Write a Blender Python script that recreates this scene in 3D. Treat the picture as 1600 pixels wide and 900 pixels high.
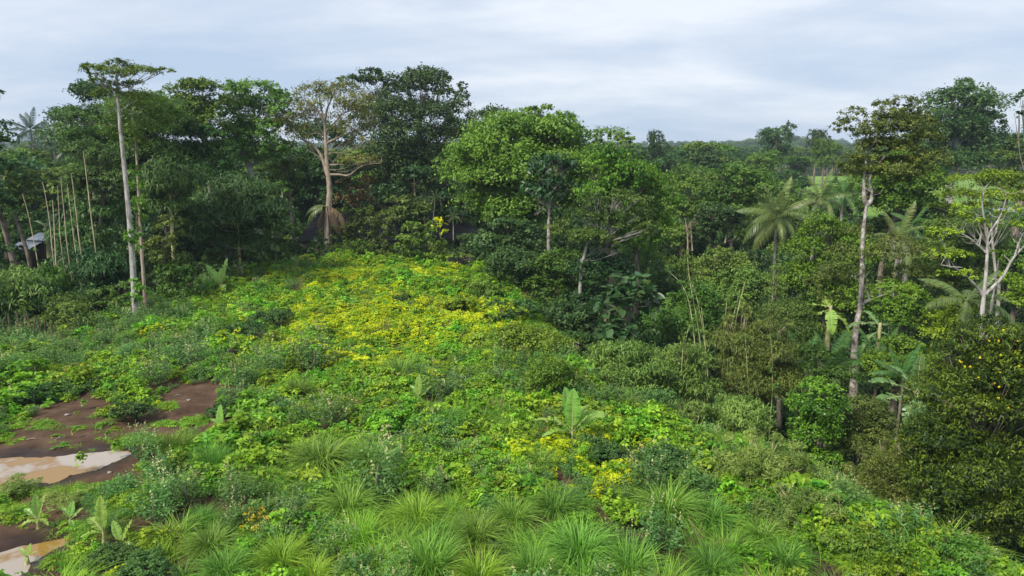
import bpy, math, random
import numpy as np
from mathutils import Vector

for o in list(bpy.data.objects):
    bpy.data.objects.remove(o)
SC = bpy.context.scene
COL = SC.collection
R = math.radians

# ---------------------------------------------------------------- camera
CAM_H = 12.0
PITCH = R(11.9)
FPX = 1067.0                     # focal length in pixels of a 1600 x 900 picture
cam_d = bpy.data.cameras.new('camera')
cam_d.sensor_width = 36.0
cam_d.lens = 36.0 * FPX / 1600.0
cam_d.clip_start = 0.5
cam_d.clip_end = 9000
cam = bpy.data.objects.new('camera', cam_d)
COL.objects.link(cam)
cam.location = (0, 0, CAM_H)
cam.rotation_euler = (R(90) - PITCH, 0, 0)
SC.camera = cam

# ---------------------------------------------------------------- sky, sun, exposure
SUN_EL, SUN_AZ = 48.0, -128.0     # azimuth clockwise from +Y: the sun stands behind the camera to the left
EXPO = 1.78
w = bpy.data.worlds.new('World')
SC.world = w
w.use_nodes = True
nt = w.node_tree
nt.nodes.clear()
def wn(t, **kw):
    n = nt.nodes.new(t)
    for k, v in kw.items():
        setattr(n, k, v)
    return n
sky = wn('ShaderNodeTexSky', sky_type='NISHITA', sun_disc=False)
sky.sun_elevation = R(SUN_EL)
sky.sun_rotation = R(SUN_AZ)
sky.air_density = 1.0
sky.dust_density = 1.0
tc = wn('ShaderNodeTexCoord')
sep = wn('ShaderNodeSeparateXYZ')
nt.links.new(tc.outputs['Generated'], sep.inputs[0])
def wmath(op, a, b=None, clamp=False):
    n = wn('ShaderNodeMath', operation=op, use_clamp=clamp)
    for i, s in enumerate((a, b)):
        if s is None:
            continue
        if isinstance(s, (int, float)):
            n.inputs[i].default_value = s
        else:
            nt.links.new(s, n.inputs[i])
    return n.outputs[0]
zz = wmath('ADD', wmath('MAXIMUM', sep.outputs[2], 0.0), 0.16)
comb = wn('ShaderNodeCombineXYZ')
nt.links.new(wmath('DIVIDE', sep.outputs[0], zz), comb.inputs[0])
nt.links.new(wmath('DIVIDE', sep.outputs[1], zz), comb.inputs[1])
comb.inputs[2].default_value = 3.7
def wnoise(scale, detail, rough, sx, sy, off):
    mp = wn('ShaderNodeMapping')
    mp.inputs['Scale'].default_value = (sx, sy, 1)
    mp.inputs['Location'].default_value = off
    nt.links.new(comb.outputs[0], mp.inputs[0])
    n = wn('ShaderNodeTexNoise')
    n.inputs['Scale'].default_value = scale
    n.inputs['Detail'].default_value = detail
    n.inputs['Roughness'].default_value = rough
    n.inputs['Distortion'].default_value = 0.35
    nt.links.new(mp.outputs[0], n.inputs['Vector'])
    return n.outputs['Fac']
n1 = wnoise(0.62, 6, 0.52, 0.75, 1.0, (5.2, 1.1, 0))
n2 = wnoise(2.6, 6, 0.62, 0.7, 1.0, (4.1, 2.2, 0))
cov = wmath('ADD', wmath('MULTIPLY', n1, 0.8), wmath('MULTIPLY', n2, 0.2))
ramp = wn('ShaderNodeValToRGB')
ramp.color_ramp.elements[0].position = 0.39
ramp.color_ramp.elements[0].color = (1.46, 1.83, 2.38, 1)     # blue-grey cloud base
ramp.color_ramp.elements[1].position = 0.62
ramp.color_ramp.elements[1].color = (2.57, 2.71, 2.94, 1)    # bright cloud
e = ramp.color_ramp.elements.new(0.5)
e.color = (1.92, 2.18, 2.59, 1)
nt.links.new(cov, ramp.inputs[0])
mix = wn('ShaderNodeMixRGB')
mix.inputs[0].default_value = 0.97
nt.links.new(sky.outputs[0], mix.inputs[1])
nt.links.new(ramp.outputs[0], mix.inputs[2])
bg = wn('ShaderNodeBackground')
bg.inputs['Strength'].default_value = 0.1
nt.links.new(mix.outputs[0], bg.inputs['Color'])
wo = wn('ShaderNodeOutputWorld')
nt.links.new(bg.outputs[0], wo.inputs['Surface'])

sun_d = bpy.data.lights.new('sun', 'SUN')
sun_d.energy = 1.5
sun_d.angle = R(10)
sun_d.color = (1.0, 0.93, 0.82)
sun = bpy.data.objects.new('sun', sun_d)
COL.objects.link(sun)
_az = R(SUN_AZ)
_dir = Vector((math.sin(_az) * math.cos(R(SUN_EL)), math.cos(_az) * math.cos(R(SUN_EL)), math.sin(R(SUN_EL))))
sun.rotation_euler = _dir.to_track_quat('Z', 'Y').to_euler()
sun.location = (-30, -30, 60)

SC.view_settings.view_transform = 'Standard'
SC.view_settings.look = 'None'
SC.view_settings.exposure = EXPO
SC.view_settings.gamma = 1.0
SC.view_settings.use_curve_mapping = False
SC.render.engine = 'CYCLES'
cy = SC.cycles
cy.max_bounces = 5
cy.diffuse_bounces = 3
cy.glossy_bounces = 2
cy.transmission_bounces = 3
cy.transparent_max_bounces = 4
cy.volume_bounces = 0
cy.caustics_reflective = False
cy.caustics_refractive = False
cy.use_denoising = True
cy.denoiser = 'OPENIMAGEDENOISE'

# ---------------------------------------------------------------- geometry helpers
CP, SP = math.cos(PITCH), math.sin(PITCH)
def P(px, py, t):
    """The point at depth t metres behind pixel (px, py) of the 1600 x 900 photograph."""
    u, v = (px - 800) / FPX, (450 - py) / FPX
    return np.array([u * t, t * (CP + v * SP), CAM_H + t * (-SP + v * CP)])

def sm(x):
    x = np.clip(x, 0, 1)
    return x * x * (3 - 2 * x)

E_Y = [0, 10, 17, 23, 27, 33, 45, 60, 75, 95, 130]
E_X = [22, 17, 13.3, 10.6, 7.0, 3.6, 1.0, -1.5, -3, 4, 20]
L_Y = [0, 36, 39.4, 48, 56, 72, 90]
L_X = [-60, -60, -31, -26.4, -25, -22.5, -22]
_wr = np.random.default_rng(5)
_W = [(_wr.normal(0, 1, 2), _wr.uniform(0, 6.28)) for _ in range(10)]
def wave(x, y, s):
    z = 0
    for k, (d, p) in enumerate(_W):
        z = z + np.sin((d[0] * x + d[1] * y) / s * (0.7 + 0.16 * k) + p)
    return z / 10 ** 0.5 / 0.7071 * 0.5
def hgt(x, y):
    x = np.asarray(x, float); y = np.asarray(y, float)
    d = x - np.interp(y, E_Y, E_X)
    dep = np.interp(y, [0, 12, 25, 40, 60, 75, 95, 130, 150], [3.5, 5, 8.5, 10, 9, 6, 3.5, 1, 0])
    z = -dep * sm(d / 6.0) * (1 - 0.55 * sm((x - 35) / 45))
    dl = np.interp(y, L_Y, L_X) - x
    z = z - 1.6 * sm(dl / 8.0) * (y > 30)
    z = z - 0.8 * sm((y - 70) / 8.0) * (d < 6) * (1 - sm((y - 120) / 40))
    mead = sm(-d / 4.0) * sm((70 - y) / 6) * sm(-dl / 4)
    z = z + mead * 0.28 * wave(x, y, 5.0) * sm((x + 8) / 5 + sm((y - 33) / 6)) + 0.45 * np.exp(-((x + 12) ** 2 + (y - 55) ** 2) / 160)
    far = sm((y - 60) / 60) + sm((np.abs(x) - 45) / 40)
    z = z + np.clip(far, 0, 1) * 0.5 * wave(x, y, 22.0) * (1 - sm((y - 140) / 30))
    z = z + 11 * np.exp(-((x - 345) / 42) ** 2 - ((y - 900) / 80) ** 2)
    z = z + 9 * sm((y - 700) / 700) * (0.5 + 0.5 * wave(x, y, 240.0))
    return z
def H(x, y):
    return float(hgt(x, y))
def G(px, py):
    """Where the ray through pixel (px, py) meets the ground."""
    lo = 0
    u, v = (px - 800) / FPX, (450 - py) / FPX
    d = np.array([u, CP + v * SP, -SP + v * CP])
    o = np.array([0, 0, CAM_H])
    for ts in (np.geomspace(6, 1500, 260), None, None):
        if ts is None:
            ts = np.linspace(t0, t1, 40)
        q = o + np.outer(ts, d)
        below = np.nonzero(q[:, 2] <= hgt(q[:, 0], q[:, 1]))[0]
        i = int(below[0]) if len(below) else len(ts) - 1
        t0, t1 = ts[max(i - 1, 0)], ts[i]
    p = o + t1 * d
    return np.array([p[0], p[1], H(p[0], p[1])])

def unit(v):
    return v / np.maximum(np.linalg.norm(v, axis=-1, keepdims=True), 1e-9)

EXCL = []                         # (x, y, radius) kept clear of loose ground cover
class MB:
    """Collects quads (numpy) with a per-vertex 'tint'; build() links them as one mesh object."""
    def __init__(s):
        s.v, s.f, s.t, s.m, s.n = [], [], [], [], 0
    def add(s, v, f, tint=0.5, mat=0):
        v = np.asarray(v, np.float32).reshape(-1, 3)
        f = np.asarray(f, np.int64).reshape(-1, 4)
        s.v.append(v); s.f.append(f + s.n)
        s.t.append(np.broadcast_to(np.asarray(tint, np.float32), (len(v),)).copy())
        s.m.append(np.full(len(f), mat, np.int32)); s.n += len(v)
        return s
    def mesh(s, name, mats, smooth=True):
        v = np.concatenate(s.v); f = np.concatenate(s.f)
        me = bpy.data.meshes.new(name)
        me.vertices.add(len(v)); me.vertices.foreach_set('co', v.ravel())
        me.loops.add(f.size); me.loops.foreach_set('vertex_index', f.ravel().astype(np.int32))
        me.polygons.add(len(f))
        me.polygons.foreach_set('loop_start', np.arange(0, f.size, 4, dtype=np.int32))
        me.polygons.foreach_set('material_index', np.concatenate(s.m))
        me.polygons.foreach_set('use_smooth', np.full(len(f), smooth))
        a = me.attributes.new('tint', 'FLOAT', 'POINT')
        a.data.foreach_set('value', np.concatenate(s.t))
        me.update(calc_edges=True)
        for m in (mats if isinstance(mats, (list, tuple)) else [mats]):
            me.materials.append(m)
        return me
    def build(s, name, mats, parent=None, loc=None, kind=None, smooth=True):
        return link(name, s.mesh(name, mats, smooth), parent, loc, kind)

def link(name, me, parent=None, loc=None, kind=None):
    o = bpy.data.objects.new(name, me)
    COL.objects.link(o)
    if parent is not None:
        o.parent = parent
    if loc is not None:
        o.location = tuple(float(c) for c in loc)
    if kind:
        o['kind'] = kind
    return o
def tag(o, label, cat, group=None):
    o['label'] = label; o['category'] = cat
    if group:
        o['group'] = group
    return o
def thing(name, label, cat, loc, rz=0.0, group=None):
    o = link(name, None, None, loc)
    o.empty_display_size = 0.3
    o.rotation_euler = (0, 0, rz)
    return tag(o, label, cat, group)

def leafquads(mb, c, n, L, W, rng, tint, mat=0, fold=0.15, droop=0.0, axis=None):
    """Leaf-sized folded diamonds centred on c, facing n."""
    N = len(c)
    n = unit(n)
    a = rng.normal(0, 1, (N, 3)) if axis is None else axis + rng.normal(0, 0.25, (N, 3))
    a = unit(a - n * np.sum(a * n, 1, keepdims=True))
    b = np.cross(n, a)
    L = (np.broadcast_to(L, (N,)) * rng.uniform(0.7, 1.3, N))[:, None]
    W = (np.broadcast_to(W, (N,)) * rng.uniform(0.75, 1.25, N))[:, None]
    v = np.empty((N, 4, 3))
    v[:, 0] = c - a * L * 0.5
    v[:, 2] = c + a * L * 0.5
    v[:, 2, 2] -= (L * droop)[:, 0]
    mid = c - a * L * 0.06 + n * W * fold
    v[:, 1] = mid + b * W * 0.5
    v[:, 3] = mid - b * W * 0.5
    mb.add(v, np.arange(N * 4), np.repeat(np.broadcast_to(tint, (N,)), 4), mat)

def foliage(mb, clumps, L, W, rng, dens=2.4, sub=0.235, up=0.5, mat=0, droop=0.15, shell=0.6, low=-0.3, rnd=0.7, tspread=0.30, tb=0.5, fan=16):
    """clumps: (centre, radii). Each is a ball of twigs, each twig a fan of leaves."""
    for (c, r) in clumps:
        c = np.asarray(c, float); r = np.asarray(r, float)
        area = math.pi * (r[0] * r[2] + r[0] * r[1] + r[1] * r[2]) / 3
        n = int(dens * area / (L * W * 0.5))
        if n < 6:
            continue
        ns = max(4, n // fan)
        d = unit(rng.normal(0, 1, (ns, 3)))
        d[:, 2] = np.where(d[:, 2] < low, -d[:, 2], d[:, 2])
        rad = shell + (1 - shell) * rng.uniform(0, 1, (ns, 1)) ** 0.7
        rad *= rng.uniform(0.82, 1.2, (ns, 1))
        sc = c + d * rad * r
        tsub = tb + rng.normal(0, tspread * 0.6, ns) + 0.16 * rng.normal()
        k = rng.integers(0, ns, n)
        sr = sub * float(np.mean(r)) * rng.uniform(0.6, 1.3, ns)
        off = rng.normal(0, 0.6, (n, 3)) * sr[k][:, None]
        off[:, 2] *= 0.7
        p = sc[k] + off
        nn = d[k] * 0.55 + np.array([0, 0, up]) + rng.normal(0, rnd, (n, 3)) * 0.6
        leafquads(mb, p, nn, L, W, rng, np.clip(tsub[k] + rng.normal(0, tspread * 0.5, n), 0, 1), mat, droop=droop)

def tube(mb, pts, rad, sides=7, tint=0.5, mat=0, rng=None, rough=0.0):
    pts = np.asarray(pts, float); n = len(pts)
    rad = np.broadcast_to(np.asarray(rad, float), (n,))
    tg = np.gradient(pts, axis=0); tg = unit(tg)
    ref = np.array([0.31, 0.95, 0.1])
    s = unit(np.cross(tg, ref)); b = np.cross(tg, s)
    ang = np.linspace(0, 2 * math.pi, sides, endpoint=False)
    rr = rad[:, None, None]
    if rng is not None and rough:
        rr = rr * (1 + rng.normal(0, rough, (n, sides, 1)))
    ring = pts[:, None, :] + rr * (np.cos(ang)[None, :, None] * s[:, None, :] + np.sin(ang)[None, :, None] * b[:, None, :])
    i = np.arange(n - 1)[:, None] * sides; j = np.arange(sides)[None, :]; j2 = (j + 1) % sides
    f = np.stack([i + j, i + j2, i + sides + j2, i + sides + j], -1)
    mb.add(ring, f, tint, mat)

def spline(pts, k=4):
    """Catmull-Rom through pts."""
    p = np.asarray(pts, float)
    if len(p) < 3:
        s = np.linspace(0, 1, k + 1)[:, None]
        return p[0] * (1 - s) + p[-1] * s
    q = np.vstack([2 * p[0] - p[1], p, 2 * p[-1] - p[-2]])
    out = []
    for i in range(1, len(q) - 2):
        for s in np.arange(k) / k:
            a, b, c, d = q[i - 1], q[i], q[i + 1], q[i + 2]
            out.append(0.5 * (2 * b + (c - a) * s + (2 * a - 5 * b + 4 * c - d) * s * s + (3 * b - a - 3 * c + d) * s ** 3))
    out.append(p[-1])
    return np.array(out)

def blades(mb, base, az, ln, lean, curve, wid, rng, tint, mat=0, k=4):
    """Grass blades: arcs that rise and fall over."""
    N = len(base)
    s = np.linspace(0, 1, k + 1)[None, :]
    out = ln[:, None] * (np.sin(lean)[:, None] * s + 0.55 * curve[:, None] * s ** 2)
    up = ln[:, None] * (np.cos(lean)[:, None] * s - 0.62 * curve[:, None] * s ** 2.3)
    dx, dy = np.cos(az)[:, None], np.sin(az)[:, None]
    c = np.stack([base[:, 0:1] + dx * out, base[:, 1:2] + dy * out, base[:, 2:3] + up], -1)
    ww = wid[:, None] * np.array([0.8, 1.0, 0.85, 0.55, 0.06])[None, :k + 1] if k == 4 else wid[:, None] * (1 - s) ** 0.6
    tw = rng.normal(0, 0.35, N)[:, None]
    side = np.stack([-dy * np.cos(tw), dx * np.cos(tw), np.sin(tw)], -1) * ww[..., None] * 0.5
    v = np.stack([c - side, c + side], 2)            # N,k+1,2,3
    base_i = np.arange(N)[:, None] * (2 * (k + 1)) + np.arange(k)[None, :] * 2
    f = np.stack([base_i, base_i + 1, base_i + 3, base_i + 2], -1)
    tt = np.clip(tint[:, None] + (s - 0.5) * 0.3, 0, 1)
    mb.add(v, f, np.repeat(tt.ravel(), 2), mat)

# ---------------------------------------------------------------- materials
MATS = {}
def nodes_of(m):
    m.use_nodes = True
    t = m.node_tree
    t.nodes.clear()
    return t
def leafmat(name, a, b, trans=0.32, rough=0.5, spec=0.3, hue=0.02, val=0.16):
    m = bpy.data.materials.new(name)
    t = nodes_of(m)
    N, Lk = t.nodes.new, t.links.new
    at = N('ShaderNodeAttribute'); at.attribute_name = 'tint'
    mx = N('ShaderNodeMixRGB')
    mx.inputs[1].default_value = (*a, 1); mx.inputs[2].default_value = (*b, 1)
    Lk(at.outputs['Fac'], mx.inputs[0])
    oi = N('ShaderNodeObjectInfo')
    hs = N('ShaderNodeHueSaturation')
    mr = N('ShaderNodeMapRange'); mr.inputs['To Min'].default_value = 0.5 - hue; mr.inputs['To Max'].default_value = 0.5 + hue
    Lk(oi.outputs['Random'], mr.inputs['Value']); Lk(mr.outputs[0], hs.inputs['Hue'])
    ml = N('ShaderNodeMath'); ml.operation = 'MULTIPLY'; ml.inputs[1].default_value = 7.31
    fr = N('ShaderNodeMath'); fr.operation = 'FRACT'
    Lk(oi.outputs['Random'], ml.inputs[0]); Lk(ml.outputs[0], fr.inputs[0])
    mv = N('ShaderNodeMapRange'); mv.inputs['To Min'].default_value = 1 - val; mv.inputs['To Max'].default_value = 1 + val
    Lk(fr.outputs[0], mv.inputs['Value']); Lk(mv.outputs[0], hs.inputs['Value'])
    Lk(mx.outputs[0], hs.inputs['Color'])
    pb = N('ShaderNodeBsdfPrincipled')
    pb.inputs['Roughness'].default_value = rough
    pb.inputs['Specular IOR Level'].default_value = spec
    Lk(hs.outputs[0], pb.inputs['Base Color'])
    tr = N('ShaderNodeBsdfTranslucent')
    Lk(hs.outputs[0], tr.inputs['Color'])
    ms = N('ShaderNodeMixShader'); ms.inputs[0].default_value = trans
    Lk(pb.outputs[0], ms.inputs[1]); Lk(tr.outputs[0], ms.inputs[2])
    out = N('ShaderNodeOutputMaterial'); Lk(ms.outputs[0], out.inputs['Surface'])
    MATS[name] = m
    return m
def noisemat(name, cols, scale=3.0, rough=0.85, stretch=(1, 1, 1), bump=0.3, detail=6, spec=0.2, lo=0.35, hi=0.65, metal=0.0):
    m = bpy.data.materials.new(name)
    t = nodes_of(m)
    N, Lk = t.nodes.new, t.links.new
    tcn = N('ShaderNodeTexCoord'); mp = N('ShaderNodeMapping'); mp.inputs['Scale'].default_value = stretch
    Lk(tcn.outputs['Object'], mp.inputs[0])
    nz = N('ShaderNodeTexNoise'); nz.inputs['Scale'].default_value = scale; nz.inputs['Detail'].default_value = detail
    nz.inputs['Roughness'].default_value = 0.65
    Lk(mp.outputs[0], nz.inputs['Vector'])
    rp = N('ShaderNodeValToRGB')
    for i, c in enumerate(cols):
        pos = lo + (hi - lo) * i / max(1, len(cols) - 1)
        if i == 0:
            el = rp.color_ramp.elements[0]; el.position = pos
        elif i == len(cols) - 1:
            el = rp.color_ramp.elements[-1]; el.position = pos
        else:
            el = rp.color_ramp.elements.new(pos)
        el.color = (*c, 1)
    Lk(nz.outputs['Fac'], rp.inputs[0])
    pb = N('ShaderNodeBsdfPrincipled')
    pb.inputs['Roughness'].default_value = rough
    pb.inputs['Specular IOR Level'].default_value = spec
    pb.inputs['Metallic'].default_value = metal
    Lk(rp.outputs[0], pb.inputs['Base Color'])
    if bump:
        bp = N('ShaderNodeBump'); bp.inputs['Strength'].default_value = bump; bp.inputs['Distance'].default_value = 0.05
        Lk(nz.outputs['Fac'], bp.inputs['Height']); Lk(bp.outputs[0], pb.inputs['Normal'])
    out = N('ShaderNodeOutputMaterial'); Lk(pb.outputs[0], out.inputs['Surface'])
    MATS[name] = m
    return m
# foliage colours (linear albedo): shade of the darkest leaf, shade of the lightest leaf
leafmat('dark', (0.019, 0.054, 0.014), (0.082, 0.160, 0.035))
leafmat('deep', (0.025, 0.073, 0.020), (0.101, 0.199, 0.049))
leafmat('mid', (0.051, 0.119, 0.014), (0.186, 0.306, 0.043))
leafmat('bright', (.062, .160, .014), (.205, .370, .042))
leafmat('vine', (0.063, 0.159, 0.013), (0.235, 0.385, 0.033))
leafmat('olive', (0.058, 0.105, 0.016), (0.208, 0.275, 0.052))
leafmat('straw', (.100, .125, .026), (.270, .285, .075), trans=0.4)
leafmat('feather', (0.034, 0.099, 0.020), (0.118, 0.242, 0.053))
leafmat('bamboo', (0.064, 0.139, 0.019), (0.222, 0.347, 0.064))
leafmat('wisp', (.110, .195, .034), (.310, .420, .095), trans=0.4)
leafmat('teal', (0.024, 0.074, 0.025), (0.097, 0.196, 0.059), rough=0.38, spec=0.45)
leafmat('gloss', (.035, .105, .008), (.240, .390, .026), rough=0.4, spec=0.4)
leafmat('gloss_dark', (0.022, 0.071, 0.009), (0.199, 0.333, 0.022), rough=0.45, spec=0.3)
leafmat('lime', (.110, .200, .012), (.330, .450, .030))
leafmat('cover', (.080, .215, .010), (.315, .530, .034), hue=0.03, val=0.28)
leafmat('lemon', (.260, .420, .010), (.665, .700, .010), trans=0.35, hue=0.008, val=0.14)
leafmat('blueweed', (.045, .130, .030), (.180, .335, .082), hue=0.02, val=0.22)
leafmat('grass', (.070, .200, .018), (.250, .440, .060), trans=0.35, val=0.2)
leafmat('grass_bright', (.110, .280, .016), (.340, .540, .050), trans=0.38, val=0.14)
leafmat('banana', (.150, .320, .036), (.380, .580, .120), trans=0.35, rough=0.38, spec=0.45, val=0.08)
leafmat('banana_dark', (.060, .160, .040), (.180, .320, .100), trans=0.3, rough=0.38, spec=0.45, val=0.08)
leafmat('palm', (.060, .125, .030), (.240, .310, .085), rough=0.38, spec=0.45)
leafmat('palm_dark', (.022, .062, .030), (.070, .135, .060), rough=0.4, spec=0.4)
leafmat('dead_frond', (.120, .075, .038), (.260, .180, .095), trans=0.2)
leafmat('petal', (.700, .500, .010), (.820, .680, .020), trans=0.3, hue=0.008, val=0.06)
leafmat('cream', (.420, .400, .180), (.600, .560, .280), trans=0.3)
leafmat('purple', (.030, .014, .020), (.075, .040, .045), trans=0.15)
leafmat('rust', (.090, .070, .018), (.230, .185, .050))
noisemat('bark_pale', [(.17, .15, .13), (.33, .31, .28), (.46, .44, .41)], 4, stretch=(1, 1, .35), bump=.5)
noisemat('bark_brown', [(.09, .07, .05), (.21, .17, .13), (.33, .28, .23)], 5, stretch=(1, 1, .3), bump=.6)
noisemat('bark_tan', [(.16, .12, .085), (.29, .23, .175), (.40, .33, .265)], 5, stretch=(1, 1, .3), bump=.6)
noisemat('bark_lichen', [(.11, .09, .075), (.26, .23, .20), (.46, .44, .41)], 3.5, stretch=(1, 1, .8), bump=.5, lo=.38, hi=.62)
noisemat('culm', [(.16, .19, .06), (.40, .38, .18), (.55, .48, .28)], 2, stretch=(1, 1, .6), rough=.45, bump=.1)
noisemat('culm_dry', [(.30, .24, .14), (.52, .45, .32)], 3, stretch=(1, 1, .4), rough=.6, bump=.1)
noisemat('earth', [(.034, .019, .010), (.078, .045, .026), (.130, .082, .050)], 0.9, rough=.8, bump=.7, detail=10, lo=.3, hi=.72)
noisemat('field_grass', [(.08, .17, .024), (.14, .25, .038), (.20, .29, .06)], 0.12, rough=.9, bump=.2, detail=8)
noisemat('water', [(.25, .145, .032), (.22, .128, .032), (.30, .235, .175), (.32, .27, .22)], 0.3, rough=.02, bump=.0, detail=4, spec=.6, lo=.44, hi=.56)  # ochre mud; the pale tones paint in sky reflection over milky water
noisemat('silt_sheen_water', [(.34, .29, .24), (.31, .245, .185), (.23, .132, .032), (.26, .150, .034)], 0.3, rough=.02, bump=.0, detail=4, spec=.6, lo=.44, hi=.56)  # same tones reversed: painted sky sheen on milky silt first, then ochre
noisemat('slate_roof', [(.016, .017, .018), (.034, .035, .037)], 3, rough=.75, bump=.2)
noisemat('tin', [(.09, .12, .17), (.15, .18, .22), (.22, .24, .26)], 1.2, rough=.6, bump=.05)
noisemat('rust_tin', [(.10, .055, .045), (.18, .12, .10)], 1.6, rough=.7, bump=.1)
noisemat('plank', [(.09, .07, .05), (.20, .15, .11)], 4, stretch=(1, 1, .2), bump=.3)
noisemat('plaster', [(.30, .28, .24), (.45, .42, .37)], 1.5, bump=.1)
noisemat('stone', [(.07, .07, .062), (.15, .145, .13)], 4, bump=.6)
noisemat('white_roof', [(.36, .40, .44), (.46, .49, .52)], .6, rough=.4, bump=0)
noisemat('blue_wall', [(.10, .28, .46), (.16, .36, .54)], .6, bump=0)
noisemat('litter', [(.22, .20, .17), (.36, .34, .31)], 5, bump=.2)
M = MATS

# ---------------------------------------------------------------- ground
def sheet(xs, ys, zf):
    X, Y = np.meshgrid(xs, ys)
    Z = zf(X, Y)
    nx, ny = len(xs), len(ys)
    i = np.arange(ny - 1)[:, None] * nx + np.arange(nx - 1)[None, :]
    return np.stack([X, Y, Z], -1).reshape(-1, 3), np.stack([i, i + 1, i + nx + 1, i + nx], -1).reshape(-1, 4)

def poly_px(pts):
    return np.array([G(x, y)[:2] for x, y in pts])
def inside(poly, x, y):
    x = np.asarray(x, float); y = np.asarray(y, float)
    r = np.zeros(x.shape, bool)
    n = len(poly)
    for i in range(n):
        (x0, y0), (x1, y1) = poly[i], poly[(i + 1) % n]
        c = ((y0 > y) != (y1 > y)) & (x < (x1 - x0) * (y - y0) / (y1 - y0 + 1e-12) + x0)
        r ^= c
    return r
MUD = poly_px([(-60, 712), (0, 690), (40, 662), (100, 632), (128, 622), (160, 642), (205, 655), (250, 640), (262, 615), (300, 604), (332, 604),
               (338, 640), (326, 682), (292, 676), (245, 694), (206, 712), (204, 735), (150, 764), (92, 772), (100, 796), (135, 815), (140, 850), (165, 880), (130, 905), (-60, 930)])
PUDDLE_A = poly_px([(-70, 722), (0, 716), (30, 713), (62, 714), (100, 711), (118, 708), (150, 706), (180, 703), (202, 704), (204, 709), (192, 716), (176, 722), (158, 731), (135, 737), (110, 742), (98, 749), (80, 756), (62, 753), (30, 760), (-70, 775)])
PUDDLE_B = poly_px([(-60, 872), (0, 862), (28, 853), (60, 848), (85, 843), (112, 838), (114, 843), (102, 851), (84, 858), (62, 872), (48, 880), (40, 895), (20, 903), (-60, 925)])

def round_poly(p, k=5, j=0.06, seed=1):
    rng = np.random.default_rng(seed)
    q = np.vstack([p, p[:1]])
    s = spline(np.hstack([q, np.zeros((len(q), 1))]), k)[:-1, :2]
    return s + rng.normal(0, j, s.shape) * 0.5

def near_poly(poly, x, y):
    d = np.full(np.shape(x), 1e9)
    for i in range(len(poly)):
        a, b = poly[i], poly[(i + 1) % len(poly)]
        ab = b - a
        s = np.clip(((x - a[0]) * ab[0] + (y - a[1]) * ab[1]) / (ab @ ab + 1e-9), 0, 1)
        d = np.minimum(d, np.hypot(x - a[0] - s * ab[0], y - a[1] - s * ab[1]))
    return d
RA, RB = round_poly(PUDDLE_A, 5, .07, 1), round_poly(PUDDLE_B, 5, .05, 2)
_wl = float(np.mean(hgt(RA[:, 0], RA[:, 1])))
WATER_Z = -0.02
def ground_z(x, y):
    z = hgt(x, y)
    m = inside(MUD, x, y)
    dm = near_poly(MUD, x, y)
    z = z + np.where(m, sm(dm / 1.5), 0) * (0.12 * wave(x, y, 1.0) + 0.07 * wave(x + 9, y, 0.4))
    for pd in (RA, RB):
        ins = inside(pd, x, y)
        dd = near_poly(pd, x, y)
        s = np.where(ins, -dd, dd)
        # a basin: the ground dips under the water and lips up round it
        k = 1 - sm((s - 0.15) / 1.1)
        z = z * (1 - k) + k * (WATER_Z + np.clip(s * 0.22, -0.12, 0.25))
    return z
fine_x = np.concatenate([np.arange(-48, -24, .6), np.arange(-24, -8, .22), np.arange(-8, 48.1, .7)])
fine_y = np.concatenate([np.arange(8, 34, .28), np.arange(34, 100, .9)])
xs = np.concatenate([-np.geomspace(2600, 50, 30), fine_x, np.geomspace(50, 2600, 30)])
ys = np.concatenate([[-200, -80, -30, -10, 0, 4], fine_y, np.geomspace(101, 3000, 50)])
v, f = sheet(xs, ys, ground_z)
wet = np.zeros(len(v))
for pd in (RA, RB):
    nr = (np.abs(v[:, 0] + 16) < 14) & (v[:, 1] < 36)
    dd_ = np.where(inside(pd, v[nr, 0], v[nr, 1]), 0, near_poly(pd, v[nr, 0], v[nr, 1]))
    wet[nr] = np.maximum(wet[nr], 1 - sm((dd_ - .15) / .9))
moss = np.clip(sm((v[:, 1] - 40) / 20) + sm((np.abs(v[:, 0]) - 34) / 8) + sm((v[:, 0] - np.interp(v[:, 1], E_Y, E_X) - 1) / 4), 0, 1)
def ground_mat():
    m = M['earth']; t = m.node_tree
    pb = next(n for n in t.nodes if n.type == 'BSDF_PRINCIPLED'); rp = next(n for n in t.nodes if n.type == 'VALTORGB')
    at = t.nodes.new('ShaderNodeAttribute'); at.attribute_name = 'tint'
    def rng_(a, b, c, d):
        n = t.nodes.new('ShaderNodeMapRange')
        for i, q in enumerate((a, b, c, d)):
            n.inputs[i + 1].default_value = q
        t.links.new(at.outputs['Fac'], n.inputs[0])
        return n.outputs[0]
    m1 = t.nodes.new('ShaderNodeMixRGB'); m1.blend_type = 'MULTIPLY'; m1.inputs[2].default_value = (.42, .40, .40, 1)
    t.links.new(rng_(.5, 1, 0, 1), m1.inputs[0]); t.links.new(rp.outputs[0], m1.inputs[1])
    m2 = t.nodes.new('ShaderNodeMixRGB'); m2.inputs[2].default_value = (.022, .036, .012, 1)
    t.links.new(rng_(.5, 0, 0, 1), m2.inputs[0]); t.links.new(m1.outputs[0], m2.inputs[1])
    t.links.new(m2.outputs[0], pb.inputs['Base Color'])
    t.links.new(rng_(.5, 1, .85, .28), pb.inputs['Roughness'])
ground_mat()
g = MB().add(v, f, .5 + .5 * wet - .5 * moss * (wet == 0)).build('ground', M['earth'])
g['kind'] = 'structure'; g['label'] = 'dark brown earth with bare mud beside the puddles'

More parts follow.
